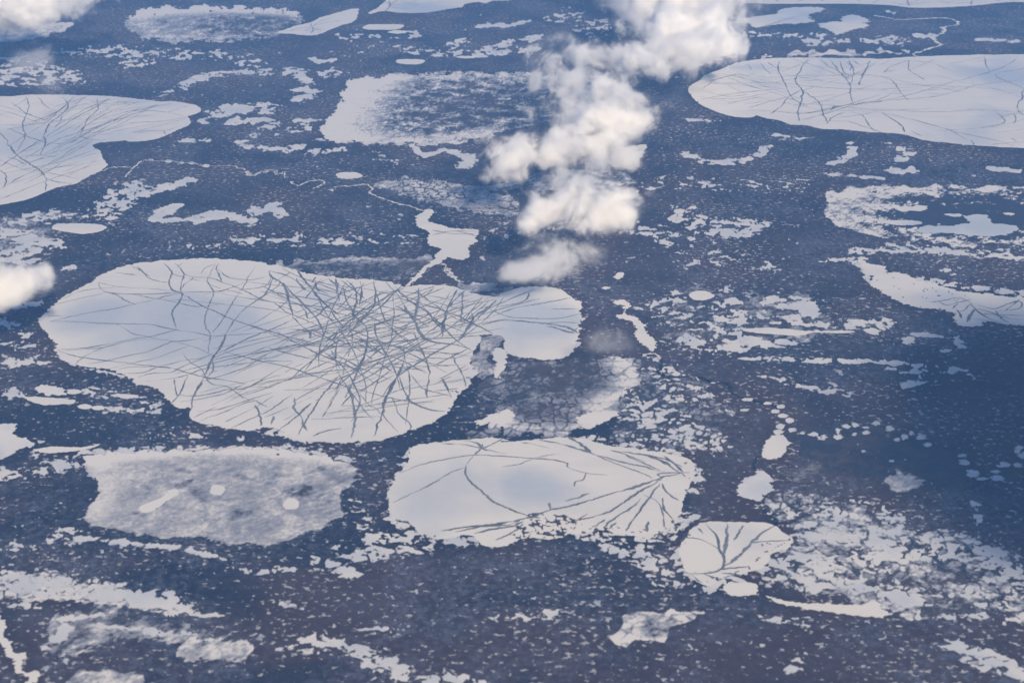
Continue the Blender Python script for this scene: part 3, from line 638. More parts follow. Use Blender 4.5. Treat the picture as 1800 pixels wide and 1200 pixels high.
# ------------------------------------------------------------------ loose frozen ponds and snow patches: how much of the ground is white, then one shape per pond
COV = np.full(PX.shape, 0.030) + 0.060 * smooth(-0.2, 0.5, W2) * smooth(1150, 800, PY)
def cover(pts, wd, c):
    d = stroke_dist(pts, wd * 1.8)
    COV[:] = np.maximum(COV, 1.04 * c * smooth(wd * 1.6, wd * 0.2, d))
for s_ in [([(100,92),(150,90),(190,95)],20,.40),([(195,90),(265,93),(240,100)],25,.5),([(270,97),(350,95),(405,100),(450,110)],25,.42),([(205,112),(255,112)],20,.42),([(5,108),(50,105)],25,.42),
    ([(10,130),(80,122),(130,140),(60,150),(10,145)],35,.5),([(280,170),(320,152),(360,135),(420,125),(490,128),(530,125)],14,.62),([(553,105),(562,108),(590,105)],10,.7),
    ([(530,135),(545,150),(525,160),(555,160),(525,175)],15,.7),([(570,130),(600,128)],20,.5),([(360,212),(410,190),(480,188),(470,208),(410,215)],22,.6),([(430,250),(450,235),(490,215)],15,.45),
    ([(425,250),(440,258),(500,265),(530,258)],15,.6),([(500,235),(550,220)],25,.35),([(540,270),(600,262)],15,.55),([(318,247),(360,247)],12,.6),([(523,213),(570,212)],9,.8),([(185,370),(215,350),(235,330)],38,.6),
    ([(255,340),(290,330),(335,318)],14,.8),([(285,372),(310,362),(275,385),(310,385)],15,.75),([(340,385),(390,378),(420,385),(440,390)],18,.8),([(445,372),(480,362),(490,375)],18,.75),
    ([(20,390),(100,380),(180,385)],30,.5),([(0,410),(60,420),(90,430),(30,445),(0,450)],28,.66),([(0,460),(60,460)],15,.66),([(110,475),(130,470)],12,.7),([(20,540),(70,535)],12,.7),
    ([(340,435),(420,425),(480,420),(600,423)],25,.38),([(10,565),(40,585)],20,.5),([(5,600),(50,610)],20,.42),([(10,640),(60,635)],25,.5),([(20,690),(110,680),(180,690),(270,705)],24,.48),
    ([(130,715),(270,722)],16,.5),([(310,765),(420,768)],20,.38),([(30,790),(130,800),(100,825),(0,830)],35,.6),([(590,345),(640,370),(700,375)],40,.15),
    ([(700,85),(760,95),(830,98),(940,88)],14,.58),([(760,95),(840,92),(900,75),(950,65)],14,.55),([(800,80),(830,65)],20,.4),([(840,47),(900,45),(930,35)],8,.7),([(990,30),(1050,50),(1100,30)],40,.35),
    ([(600,45),(720,60),(600,60)],30,.4),([(690,30),(760,28)],14,.4),([(650,75),(600,95)],30,.24),([(730,258),(735,268),(750,275),(775,265)],9,.8),([(790,262),(830,280),(815,292)],18,.7),([(665,275),(720,285)],25,.4),
    ([(1100,120),(1180,130)],30,.35),([(1300,60),(1400,62),(1480,60)],14,.55),([(1420,75),(1500,72),(1580,73)],20,.55),([(1230,115),(1300,100),(1400,92)],10,.65),([(1560,20),(1630,17)],7,.7),([(1720,70),(1800,74)],8,.7),([(1610,63),(1640,63)],9,.8),([(1640,97),(1790,95)],7,.75),
    ([(1200,212),(1270,212)],9,.55),([(1205,272),(1240,285),(1300,285),(1340,270),(1350,255)],12,.72),([(1370,238),(1440,240)],20,.5),([(1500,252),(1495,275),(1460,287)],12,.62),([(1570,250),(1600,270),(1580,280)],15,.66),
    ([(1570,300),(1600,300)],18,.66),([(1450,305),(1550,315)],8,.66),([(1740,295),(1790,302)],10,.66),([(1140,330),(1200,320),(1300,325),(1400,325)],35,.36),([(1200,375),(1280,400),(1320,395)],35,.52),
    ([(1250,405),(1310,412)],18,.75),([(1120,400),(1180,420),(1240,410)],40,.38),([(1200,455),(1270,450),(1350,470)],40,.28),([(1180,540),(1240,530),(1300,560),(1220,600)],62,.44),([(1370,530),(1420,540),(1390,560)],35,.66),
    ([(1320,560),(1440,575),(1550,570)],25,.6),([(1280,600),(1380,600),(1260,615)],25,.7),([(1310,630),(1400,632),(1530,635),(1600,640),(1680,650)],10,.7),([(1560,650),(1700,655)],12,.6),([(1620,665),(1600,680)],15,.6),
    ([(1350,665),(1400,680),(1450,683),(1490,690)],18,.52),([(1600,590),(1680,590),(1690,610),(1650,620)],10,.68),([(1500,440),(1600,440),(1700,443),(1800,455)],14,.66),([(1560,435),(1800,430)],18,.5),
    ([(1650,475),(1680,480)],10,.6),([(1640,495),(1690,490)],10,.5),([(1440,460),(1500,455)],8,.7),([(1150,640),(1200,680),(1210,720)],42,.5),([(1090,700),(1160,750),(1230,780)],62,.62),([(1060,770),(1180,780)],30,.75),([(1200,690),(1290,720)],30,.45),
    ([(640,950),(700,945),(740,955),(650,975)],30,.55),([(600,960),(650,990)],25,.45),([(620,880),(650,930)],20,.4),([(560,985),(620,1010)],20,.55),([(1080,955),(1130,985),(1180,1015),(1230,1020)],36,.72),
    ([(1330,880),(1400,905),(1470,905)],30,.62),([(1400,870),(1450,890)],30,.4),([(1430,930),(1560,920),(1600,950),(1500,990),(1400,985)],60,.58),([(1350,1000),(1500,1030),(1600,1050)],50,.66),
    ([(1600,960),(1720,970),(1780,1010)],45,.55),([(1600,1040),(1760,1050),(1790,1080)],45,.5),([(1600,1085),(1780,1080)],14,.5),([(1715,885),(1720,920)],12,.6),([(1500,880),(1560,885)],20,.45),
    ([(1340,1085),(1420,1092)],18,.5),([(1350,1140),(1420,1150),(1400,1165)],45,.22),([(1670,1130),(1740,1150),(1800,1190)],20,.7),([(1700,1160),(1780,1180)],25,.55),([(1200,1085),(1230,1080)],16,.5),
    ([(0,1015),(100,1025),(200,1045),(290,1060)],25,.82),([(0,1030),(60,1045),(150,1048)],20,.75),([(20,1065),(90,1065)],12,.55),([(110,1088),(180,1080)],12,.78),([(85,1140),(105,1120),(118,1100)],14,.7),
    ([(180,1100),(260,1110),(340,1115)],14,.66),([(330,1075),(420,1090)],12,.6),([(560,1130),(640,1150),(690,1180)],40,.62),([(490,1060),(530,1065)],12,.6),([(490,1140),(530,1130)],8,.7),
    ([(140,945),(230,955),(310,962)],12,.78),([(330,965),(380,975),(430,1005),(520,1000),(620,1010)],15,.52),([(0,960),(100,950),(130,930)],25,.38),([(600,1105),(690,1110)],20,.35),([(880,1080),(960,1085),(980,1075)],22,.28),([(960,1075),(985,1080)],10,.8),([(880,1082),(890,1084)],7,.8),
    ([(0,1018),(150,1035),(290,1062)],42,.85),([(1440,940),(1560,940),(1580,985),(1450,990)],60,.72),([(1400,1010),(1500,1035),(1600,1055)],50,.75),([(1620,950),(1720,975),(1780,1020)],50,.66),([(830,430),(900,400),(1050,400)],40,.2),([(780,425),(700,420),(600,420)],30,.25),([(750,1190),(830,1195)],30,.5)]:
    cover(*s_)
# elongated patches; the grain coarsens with distance as small ponds run together
def patch_noise(wl, seed):
    wx = WX + 0.8 * wl * perlin(WX / (wl * 1.5), WY / (wl * 1.5), seed + 3)
    wy = WY + 0.8 * wl * perlin(WX / (wl * 1.5), WY / (wl * 1.5), seed + 4)
    return fbm(wx / 1.7, wy, wl, 5, seed, 0.86) + 0.35 * perlin(WX / (wl * 5), WY / (wl * 3), seed + 9)
n_near, n_mid, n_far = patch_noise(24, 61), patch_noise(28, 71), patch_noise(40, 81)
a_, b_ = smooth(2700, 3400, SLANT), smooth(4200, 6000, SLANT)
U = rank(n_near) * (1 - a_) + rank(n_mid) * a_ * (1 - b_) + rank(n_far) * a_ * b_
wf1, wf2 = worley(WX + 7 * perlin(WX / 22, WY / 22, 15), WY + 7 * perlin(WX / 22, WY / 22, 16), 27, 19)
net = smooth(0.20, 0.04, wf2 - wf1)               # ice wedge troughs break the snow into polygons
POLY = np.zeros(PX.shape)
for pts, wd in [([(1090,700),(1160,750),(1230,790)],90),([(1150,640),(1210,720)],60),([(1100,960),(1230,1020)],60),([(1400,920),(1560,940),(1600,1050),(1400,1030)],150),([(1650,980),(1780,1060)],90),([(0,1020),(200,1045)],60),([(1060,775),(1200,790)],50)]:
    POLY = np.maximum(POLY, smooth(wd * 1.2, wd * 0.5, stroke_dist(pts)))
COV[:] = COV * (1 - smooth(0.02, 0.35, SHORE)) * (1 - 0.6 * smooth(0.05, 0.3, SHORE_FAR)) * (1 - 0.85 * np.clip(blur(BASINMASK, 3) * 1.5, 0, 1))
def fringe(pts, wd, c):                            # broken ice along chosen stretches of shore
    d = stroke_dist(pts, wd * 1.5)
    COV[:] = np.maximum(COV, c * smooth(wd * 1.3, wd * 0.3, d))
for f_ in [([(690,905),(735,940),(800,948),(840,950)],26,.62),([(640,945),(740,950)],26,.5),([(1030,940),(1100,950),(1170,940),(1210,905)],26,.6),([(1190,970),(1210,1010),(1250,1035),(1300,1015)],26,.72),([(1340,1000),(1395,965),(1400,945)],30,.62),
           ([(1220,820),(1222,860)],22,.6),([(1040,772),(1120,785),(1200,798)],22,.68),([(1510,460),(1540,500),(1600,530),(1680,545)],16,.6),([(1530,475),(1640,495),(1800,518)],14,.6),([(340,745),(460,757),(540,778),(640,780)],10,.4),
           ([(1200,800),(1240,770),(1200,730)],30,.5),([(690,860),(705,820),(722,790)],14,.4),([(100,600),(130,640),(230,668)],10,.35),([(1020,560),(1012,610),(985,632)],10,.45),([(150,795),(300,788),(500,785),(620,810)],16,.5),
           ([(480,757),(530,773)],12,.5),([(1800,262),(1500,240)],6,.2),([(560,245),(700,257),(860,240)],8,.4)]:
    fringe(*f_)
FIELD = COV - U - net * POLY * 0.5
# small flecks everywhere on the nearer ground
n_fl = rank(fbm(WX / 1.9, WY, 14, 4, 91, 0.8)) ; n_fl2 = rank(fbm(WX / 1.9, WY, 18, 4, 95, 0.8))
fl = smooth(4300, 3000, SLANT)
dens = 0.020 + 0.125 * smooth(-0.25, 0.6, fbm(WX, WY, 260, 4, 99)) * smooth(0.0, 0.25, W2 + 0.35)
dens = dens * (0.62 + 0.38 * smooth(2300, 2900, SLANT)) * (1 - smooth(0.02, 0.3, SHORE)) * (1 - np.clip(blur(BASINMASK, 2) * 1.5, 0, 1))
FIELD = np.maximum(FIELD, (dens - (n_fl * fl + n_fl2 * (1 - fl))) * 1.0)
FIELD = blur(FIELD, 1, 1) * 0.6 + FIELD * 0.4

def components(pos):
    lab = np.where(pos, np.arange(pos.size).reshape(pos.shape), pos.size)
    big = pos.size
    for _ in range(400):
        old = lab
        n = lab.copy()
        n[1:] = np.minimum(n[1:], lab[:-1]); n[:-1] = np.minimum(n[:-1], lab[1:])
        n[:, 1:] = np.minimum(n[:, 1:], lab[:, :-1]); n[:, :-1] = np.minimum(n[:, :-1], lab[:, 1:])
        n = np.where(pos, n, big)
        flat = np.append(n.ravel(), big)
        for __ in range(4): flat = flat[flat]
        lab = flat[:-1].reshape(pos.shape)
        if np.array_equal(lab, old): break
    return lab
def march(F):
    """Marching squares: polygons of F > 0 over the grid, and the component each belongs to."""
    pos = F > 0
    lab = components(pos)
    NN = NX * NY
    c = [pos[:-1, :-1], pos[:-1, 1:], pos[1:, 1:], pos[1:, :-1]]
    case = c[0] * 1 + c[1] * 2 + c[2] * 4 + c[3] * 8
    off = [0, 1, NX + 1, NX]
    def edge_id(base, e):                          # edges 0 top, 1 right, 2 bottom, 3 left
        return {0: NN + base, 1: 2 * NN + base + 1, 2: NN + base + NX, 3: 2 * NN + base}[e]
    T = {1: [[0, 'e0', 'e3']], 2: [[1, 'e1', 'e0']], 4: [[2, 'e2', 'e1']], 8: [[3, 'e3', 'e2']],
         3: [[0, 1, 'e1', 'e3']], 6: [[1, 2, 'e2', 'e0']], 12: [[2, 3, 'e3', 'e1']], 9: [[3, 0, 'e0', 'e2']],
         5: [[0, 'e0', 'e3'], [2, 'e2', 'e1']], 10: [[1, 'e1', 'e0'], [3, 'e3', 'e2']],
         7: [[0, 1, 2, 'e2', 'e3']], 14: [[1, 2, 3, 'e3', 'e0']], 13: [[2, 3, 0, 'e0', 'e1']], 11: [[3, 0, 1, 'e1', 'e2']],
         15: [[0, 1, 2, 3]]}
    tris, labs = [], []
    fl_lab = lab.ravel()
    for cs, polys in T.items():
        jj, ii = np.nonzero(case == cs)
        if len(jj) == 0: continue
        base = jj * NX + ii
        for pl in polys:
            ids = [base + off[v] if isinstance(v, int) else edge_id(base, int(v[1])) for v in pl]
            l_ = fl_lab[ids[0]]
            for q in range(1, len(ids) - 1):
                tris.append(np.stack([ids[0], ids[q + 1], ids[q]], 1)); labs.append(l_)
    tris = np.concatenate(tris); labs = np.concatenate(labs)
    Ff, Xf, Yf = F.ravel(), WX.ravel(), WY.ravel()
    def thick(ids):
        return np.where(ids < NN, Ff[np.minimum(ids, NN - 1)], 0.0)
    def coords(ids):
        x = np.empty(len(ids)); y = np.empty(len(ids))
        for k_, d in ((0, None), (1, 1), (2, NX)):
            s = (ids // NN) == k_
            a = ids[s] - k_ * NN
            if d is None: x[s], y[s] = Xf[a], Yf[a]
            else:
                b = a + d
                u = np.clip(Ff[a] / np.where(Ff[a] == Ff[b], 1, Ff[a] - Ff[b]), 0.02, 0.98)
                x[s] = Xf[a] + (Xf[b] - Xf[a]) * u; y[s] = Yf[a] + (Yf[b] - Yf[a]) * u
        return x, y
    return tris, labs, coords, lab, thick
tris, labs, coords, lab, thick = march(FIELD)
order = np.argsort(labs, kind='stable')
tris, labs = tris[order], labs[order]
ul, start = np.unique(labs, return_index=True)
end = np.append(start[1:], len(labs))
area = np.bincount(np.searchsorted(ul, lab[FIELD > 0]), minlength=len(ul)) * STEP * STEP
cxp = np.bincount(np.searchsorted(ul, lab[FIELD > 0]), weights=PX[FIELD > 0], minlength=len(ul)) / np.maximum(area / STEP ** 2, 1)
cyp = np.bincount(np.searchsorted(ul, lab[FIELD > 0]), weights=PY[FIELD > 0], minlength=len(ul)) / np.maximum(area / STEP ** 2, 1)
inframe = (cxp > 0) & (cxp < 1800) & (cyp > 0) & (cyp < 1200)
score = np.where(inframe, area, 0)
FIELDBOX = np.zeros((len(ul), 4)); FIELDBOX[:, 0::2] = 1e9
_pi = np.searchsorted(ul, lab[FIELD > 0])
np.minimum.at(FIELDBOX[:, 0], _pi, PX[FIELD > 0]); np.maximum.at(FIELDBOX[:, 1], _pi, PX[FIELD > 0]); np.minimum.at(FIELDBOX[:, 2], _pi, PY[FIELD > 0]); np.maximum.at(FIELDBOX[:, 3], _pi, PY[FIELD > 0])
chosen = [i for i in np.argsort(-score)[:290] if score[i] > 55]
MARKS = [('half drained far lake', 400, 45), ('large drained lake', 740, 195), ('large bright lake', 1500, 185), ('ragged pointed lake', 1485, 42), ('slim northern oval pond', 722, 110),
         ('left edge lake', 120, 250), ('flat oval pond', 672, 48), ('meandering stream', 430, 297), ('smooth oval pond', 140, 402), ('irregular frozen pool', 795, 425), ('streamside oval pond', 614, 309),
         ('lowest bright cloud', 1020, 340), ('flooded basin', 1640, 380), ('beaded river', 1105, 560), ('round white pond', 1232, 520), ('long narrow pond', 1390, 582), ('ragged crescent lake', 1650, 520),
         ('most cracked lake', 450, 620), ('left edge cloud', 20, 495), ('long smooth pond', 88, 704), ('twin round ponds', 160, 716), ('snowy drained lake', 390, 870), ('oval frozen lake', 950, 860),
         ('polygon cracked delta', 1000, 700), ('bright rounded pond', 1362, 785), ('blurred round pond', 1330, 850), ('fan cracked lake', 1292, 970), ('chain of pit ponds', 1530, 760), ('ring of pit ponds', 1735, 815), ('long white ice strip', 1460, 1072),
         ('shell shaped ice patch', 1148, 1100), ('fuzzy snow patch', 375, 1143), ('wriggling stream', 25, 1130), ('winding northern stream', 1650, 65), ('upper edge lake', 760, 15), ('pale drained polygon bed', 790, 345), ('smooth bluish snow smear', 1595, 845)]
def where(x, y):
    d, n_, mx, my = min((math.hypot(x - mx, (y - my) * 2), n_, mx, my) for n_, mx, my in MARKS)
    a = math.degrees(math.atan2((my - y) * 2, x - mx)) % 360
    dr = ['east', 'northeast', 'north', 'northwest', 'west', 'southwest', 'south', 'southeast'][int((a + 22.5) // 45) % 8]
    return f"{'close to' if d < 45 else ('well ' + dr + ' of' if d > 170 else dr + ' of')} the {n_}"
def tri_obj(name, tr, z, m):
    u, inv = np.unique(tr, return_inverse=True)
    x, y = coords(u)
    cx, cy = float(x.mean()), float(y.mean())
    me = poly_mesh(name, np.stack([x - cx, y - cy, np.zeros_like(x)], 1), inv.reshape(-1, 3))
    at = me.attributes.new('thick', 'FLOAT', 'POINT'); at.data.foreach_set('value', thick(u).astype(np.float32))
    me.materials.append(m)
    o = link(name, me); o.location = (cx, cy, z)
    return o
taken = np.zeros(len(labs), bool)
big_cut = sorted((area[i] for i in chosen), reverse=True)
seen_big = {}
for i in chosen:
    taken[start[i]:end[i]] = True
    o = tri_obj('frozen_pond', tris[start[i]:end[i]], LAYER['patch'], M['packed'])
    b_ = FIELDBOX[i]
    wd_, ht_ = b_[1] - b_[0], b_[3] - b_[2]
    fill = area[i] / max(wd_ * ht_, 1)
    sz = 'large' if area[i] > 900 else ('midsize' if area[i] > 330 else ('small' if area[i] > 120 else 'tiny'))
    shp = 'drawn out streaky' if wd_ > 5.5 * ht_ else ('branching lacy' if fill < 0.33 else ('ragged' if fill < 0.52 else 'compact'))
    r_ = where(cxp[i], cyp[i])
    lb = f'{sz} {shp} snow white pond {r_}'
    tag(o, lb, 'pond', f'snow white ponds {r_}')
twins = {}
for o in [q_ for q_ in C.objects if q_.name.split('.')[0] == 'frozen_pond']: twins.setdefault(o['label'], []).append(o)
for lb, os_ in twins.items():
    if len(os_) > 1:
        for n_, o in enumerate(sorted(os_, key=lambda q_: q_.location.x / (q_.location.y + 1))): o['label'] = (f'{lb}, {ORD[n_]} from west' if len(lb.split()) < 14 else f"{lb.replace(' snow', '', 1)}, {ORD[n_]} from west")
o = tri_obj('snow_patches', tris[~taken], LAYER['patch'], M['packed'])
tag(o, 'countless tiny white snow patches and frozen puddles flecking the dark tundra', None, None, 'stuff')

# ------------------------------------------------------------------ the ground: one sheet, with broad frost and brown ground measured from the photograph
GS = 4
gxs, gys = np.arange(0, NX, GS), np.arange(0, NY, GS)
sub = np.ix_(gys, gxs)
frost = np.zeros(PX.shape); warm = np.zeros(PX.shape)
for pts, wd, v in [([(1000,640),(900,660)],80,.10),([(1040,300),(900,330)],120,.10),([(60,1085),(250,1100)],60,.22),([(640,1060),(720,1080)],120,.12),([(500,1020),(600,1060)],80,.1),([(1480,850),(1400,740)],60,.12),
                   ([(200,250),(500,120)],250,.12),([(420,330),(640,360)],160,.10),([(1460,1000),(1560,1000)],160,.14),([(1700,870),(1780,860)],90,.12),([(1300,640),(1450,620)],120,.12),([(760,520),(1100,480)],160,.10)]:
    frost += v * smooth(wd, wd * 0.2, stroke_dist(pts))
for pts, wd, v in [([(950,590),(1130,600)],120,.5),([(1300,760),(1500,820)],160,.55),([(1500,690),(1600,725),(1700,775),(1800,830)],70,1.3),([(1250,790),(1330,830),(1290,880)],90,1.0),([(1400,850),(1500,870),(1560,900)],110,1.0),([(1560,880),(1800,900)],80,.8),([(1300,1150),(1560,1170)],140,.8),([(930,580),(1120,590)],60,.8),([(720,1010),(900,990)],140,.6),([(1050,1170),(1300,1100)],200,.5),([(1500,930),(1600,1000)],160,.5),
                   ([(480,1020),(640,1050)],120,.4),([(1100,440),(1500,450)],200,.5),([(1680,690),(1800,720)],60,.7),([(330,900),(1240,900)],40,.2),([(880,680),(1000,700)],90,.3),([(1250,850),(1300,900)],80,.6)]:
    warm += v * smooth(wd, wd * 0.2, stroke_dist(pts))
warm += 0.42 * smooth(820, 1150, PY) * smooth(-0.35, 0.3, fbm(WX, WY, 240, 4, 140)) + 0.35 * smooth(900, 1300, PX) * smooth(380, 620, PY) * smooth(-0.3, 0.3, fbm(WX, WY, 200, 4, 150))
dry = -0.55 * smooth(0.03, 0.3, SHORE_FAR) - 0.35 * smooth(-0.1, 0.5, fbm(WX, WY, 420, 3, 120))
edge = np.minimum(np.minimum(PX + 160, 1960 - PX), np.minimum((PY + 34) * 3, (1262 - PY) * 1.5))
fade = smooth(0, 90, edge)
sx, sy = WX[sub], WY[sub]
ny, nx = sx.shape
base = (np.arange(ny - 1)[:, None] * nx + np.arange(nx - 1)[None, :]).ravel()
q = np.stack([base + nx, base + nx + 1, base + 1, base], 1)
co = np.stack([sx.ravel(), sy.ravel(), np.zeros(sx.size)], 1)
FARG = 16000.0
k0 = len(co)
co = np.vstack([co, [[-FARG, -FARG, -1.5], [FARG, -FARG, -1.5], [FARG, FARG, -1.5], [-FARG, FARG, -1.5]]])
q = np.vstack([q, [[k0, k0 + 1, k0 + 2, k0 + 3]]])
me = poly_mesh('ground', co, q)
for n_, v_ in (('frost', frost * fade), ('warm', warm * fade), ('dry', dry * fade)):
    at = me.attributes.new(n_, 'FLOAT', 'POINT')
    at.data.foreach_set('value', np.append(v_[sub].ravel(), [0] * 4).astype(np.float32))
me.materials.append(M['ground'])
tag(link('ground', me), 'dark blue grey frozen tundra dusted with frost, brown where it is bare', None, None, 'structure')

# ------------------------------------------------------------------ cracks in the lake ice: every crack a piece of its lake
_cs = [5000]
def crack(key, pts, wd, bend=0.034, smooth_it=True):
    o, _ = LAKES[key]
    _cs[0] += 1
    g = gpts(pts)
    if smooth_it and len(g) > 2: g = spline(g, 3)
    ln = np.hypot(*np.diff(g, axis=0).T).sum()
    while len(g) < ln / 7.0:
        g = rough(g, bend, 1, False, _cs[0]); _cs[0] += 1
    wd *= 0.92
    c = (o.location.x, o.location.y)
    me = strip_mesh('ice_crack', g, wd, M['crack'], c, _cs[0], True, 0.17)
    cr = link('ice_crack', me, o)
    cr.location = (0, 0, 0.15 + 0.004 * (_cs[0] % 40))
    return cr
def cracks(key, org, lst):
    for wd, pts in lst: crack(key, tile(*org, pts), wd)
cracks('main', D_, [(4.5,[(865,190),(905,235),(890,290),(910,330),(955,345),(960,370),(910,440),(915,490),(935,540)]),(4,[(925,190),(970,245),(955,290),(955,345)]),
 (3.2,[(970,245),(1020,262),(1090,265),(1140,275),(1170,290),(1230,310),(1280,330),(1360,370),(1450,400),(1500,440),(1550,465),(1620,490),(1700,530),(1780,560)]),(3,[(1020,262),(955,325)]),(3.5,[(965,190),(930,212)]),
 (3.4,[(1140,190),(1100,260),(1100,300),(1125,335),(1120,370),(1100,410),(1085,460),(1080,510),(1105,555),(1110,575),(1100,640),(1100,670)]),(3.5,[(1155,190),(1140,215),(1155,250),(1170,290)]),
 (3,[(1150,220),(1190,255),(1230,270),(1320,278),(1400,262)]),(3,[(1345,205),(1280,320),(1230,390),(1190,460),(1150,520),(1120,555)]),
 (4,[(515,290),(545,335),(620,350),(700,352),(800,352),(880,348),(950,345),(1050,340),(1150,338),(1240,312),(1290,290)]),(4,[(545,335),(620,360),(660,385),(710,405)]),
 (4,[(690,350),(760,365),(850,380),(950,400),(1010,415),(1060,418),(1150,408)]),(3.4,[(950,350),(880,362),(800,385),(720,402),(620,425),(520,442),(420,460),(330,480),(255,500)]),
 (3.4,[(265,495),(400,497),(510,505),(620,508),(720,510),(800,512),(870,530),(940,542),(1030,555),(1110,572),(1200,570),(1320,560),(1440,552)]),(2.6,[(615,510),(660,535),(700,560),(770,575),(840,590),(920,602),(990,620),(1050,640),(1100,665)]),
 (4,[(955,345),(1000,375),(1080,420),(1140,445),(1200,475),(1280,505),(1350,525),(1430,550),(1510,575),(1600,595),(1700,620)]),(3.6,[(300,645),(400,640),(520,625),(620,605),(720,585),(800,575),(900,548),(935,540)]),
 (2.6,[(310,655),(400,645),(540,635),(650,605),(760,590),(830,595)]),(2.4,[(395,725),(440,685),(520,645),(600,615)]),(4,[(300,650),(400,680),(520,698),(640,712),(740,725),(830,735),(920,745),(980,765),(1080,790),(1180,805),(1300,825)]),
 (3,[(460,720),(560,705),(680,675),(780,655),(900,605),(1000,595),(1080,580)]),(3,[(580,745),(680,720),(760,700)]),(2.6,[(700,715),(820,690),(900,660),(1000,625)]),(3.4,[(620,750),(700,735),(820,735),(900,720),(980,700),(1060,690),(1120,665)]),
 (3,[(660,770),(760,765),(830,735)]),(3.4,[(730,790),(800,770),(900,765),(970,730),(1100,680)]),(3.6,[(770,810),(880,800),(980,780),(1060,750),(1180,730),(1300,715),(1420,705),(1540,705)]),
 (5,[(1190,560),(1180,600),(1150,650),(1115,700),(1090,760),(1060,820),(1020,890),(1010,955)]),(4,[(1190,560),(1230,500),(1290,430),(1340,395),(1400,350),(1425,300),(1440,260)]),(3.6,[(1340,395),(1440,330),(1480,290)]),
 (6,[(1420,230),(1430,260),(1480,290),(1510,330),(1520,380),(1535,420),(1545,465)]),(3.4,[(1430,260),(1400,310),(1280,328),(1150,345),(1070,352)]),(2.4,[(965,665),(1000,710),(1060,745),(1110,820),(1200,840),(1250,875),(1290,900),(1350,915)]),
 (4,[(920,800),(925,850),(935,890)]),(3,[(990,780),(960,850),(940,890),(900,930)]),(3.4,[(1110,700),(1125,720),(1120,760),(1090,790)]),(4.5,[(940,880),(1000,890),(1100,880),(1200,855),(1290,850),(1400,800),(1480,780)]),
 (3.4,[(950,920),(1080,900),(1200,870),(1290,820)]),(4,[(1040,970),(1150,960),(1250,930),(1330,905),(1440,870)]),(3.6,[(1050,1020),(1180,975),(1280,930),(1360,910)]),(3.4,[(1190,1025),(1240,1000),(1340,950),(1440,890)]),
 (3.6,[(1225,1055),(1320,1010),(1420,965),(1540,880)]),(6,[(1340,935),(1370,980),(1380,1045)]),(4,[(1350,915),(1385,935),(1410,945)]),(5.5,[(1550,900),(1555,960),(1590,1000),(1600,1040),(1620,1070)]),(5,[(1440,990),(1430,1040)]),
 (4,[(1570,1095),(1600,1040),(1640,980),(1690,900),(1740,840),(1780,790)]),(4,[(1470,1070),(1560,1000),(1640,930)]),(4.5,[(1650,1100),(1730,1070),(1800,1060)]),(4,[(1700,1000),(1740,940),(1790,850)]),(4,[(1545,470),(1590,520),(1650,560),(1720,590)]),
 (4.5,[(1570,400),(1610,440),(1625,480),(1680,460),(1720,420),(1790,380)]),(5,[(1640,540),(1635,585)]),(6,[(1560,210),(1600,270),(1640,320),(1700,390),(1760,440),(1800,480)]),(5,[(1420,230),(1500,250),(1560,280),(1610,330),(1670,340)]),
 (5,[(1660,290),(1685,340)]),(5,[(1560,265),(1600,330)]),(5.5,[(1770,270),(1780,330),(1790,390)]),(3.6,[(1110,680),(1200,640),(1300,590),(1450,530),(1560,480),(1700,430),(1800,400)]),(3.6,[(1120,690),(1250,640),(1400,600),(1500,575)]),
 (3.6,[(1120,700),(1250,670),(1400,650),(1550,635),(1700,600),(1800,595)]),(3.6,[(1180,740),(1300,690),(1450,640),(1600,610)]),(3.2,[(250,470),(330,466)]),(3,[(300,405),(420,375),(560,345)]),(3,[(330,378),(420,340),(500,325),(600,318)]),(3,[(520,290),(600,310),(720,320),(860,330),(950,345)]),
 (3.6,[(690,205),(750,230),(780,265),(840,285),(890,290)]),(3,[(720,205),(790,262)]),(3,[(610,240),(720,250)]),(3,[(1060,245),(1080,215),(1130,195)])])
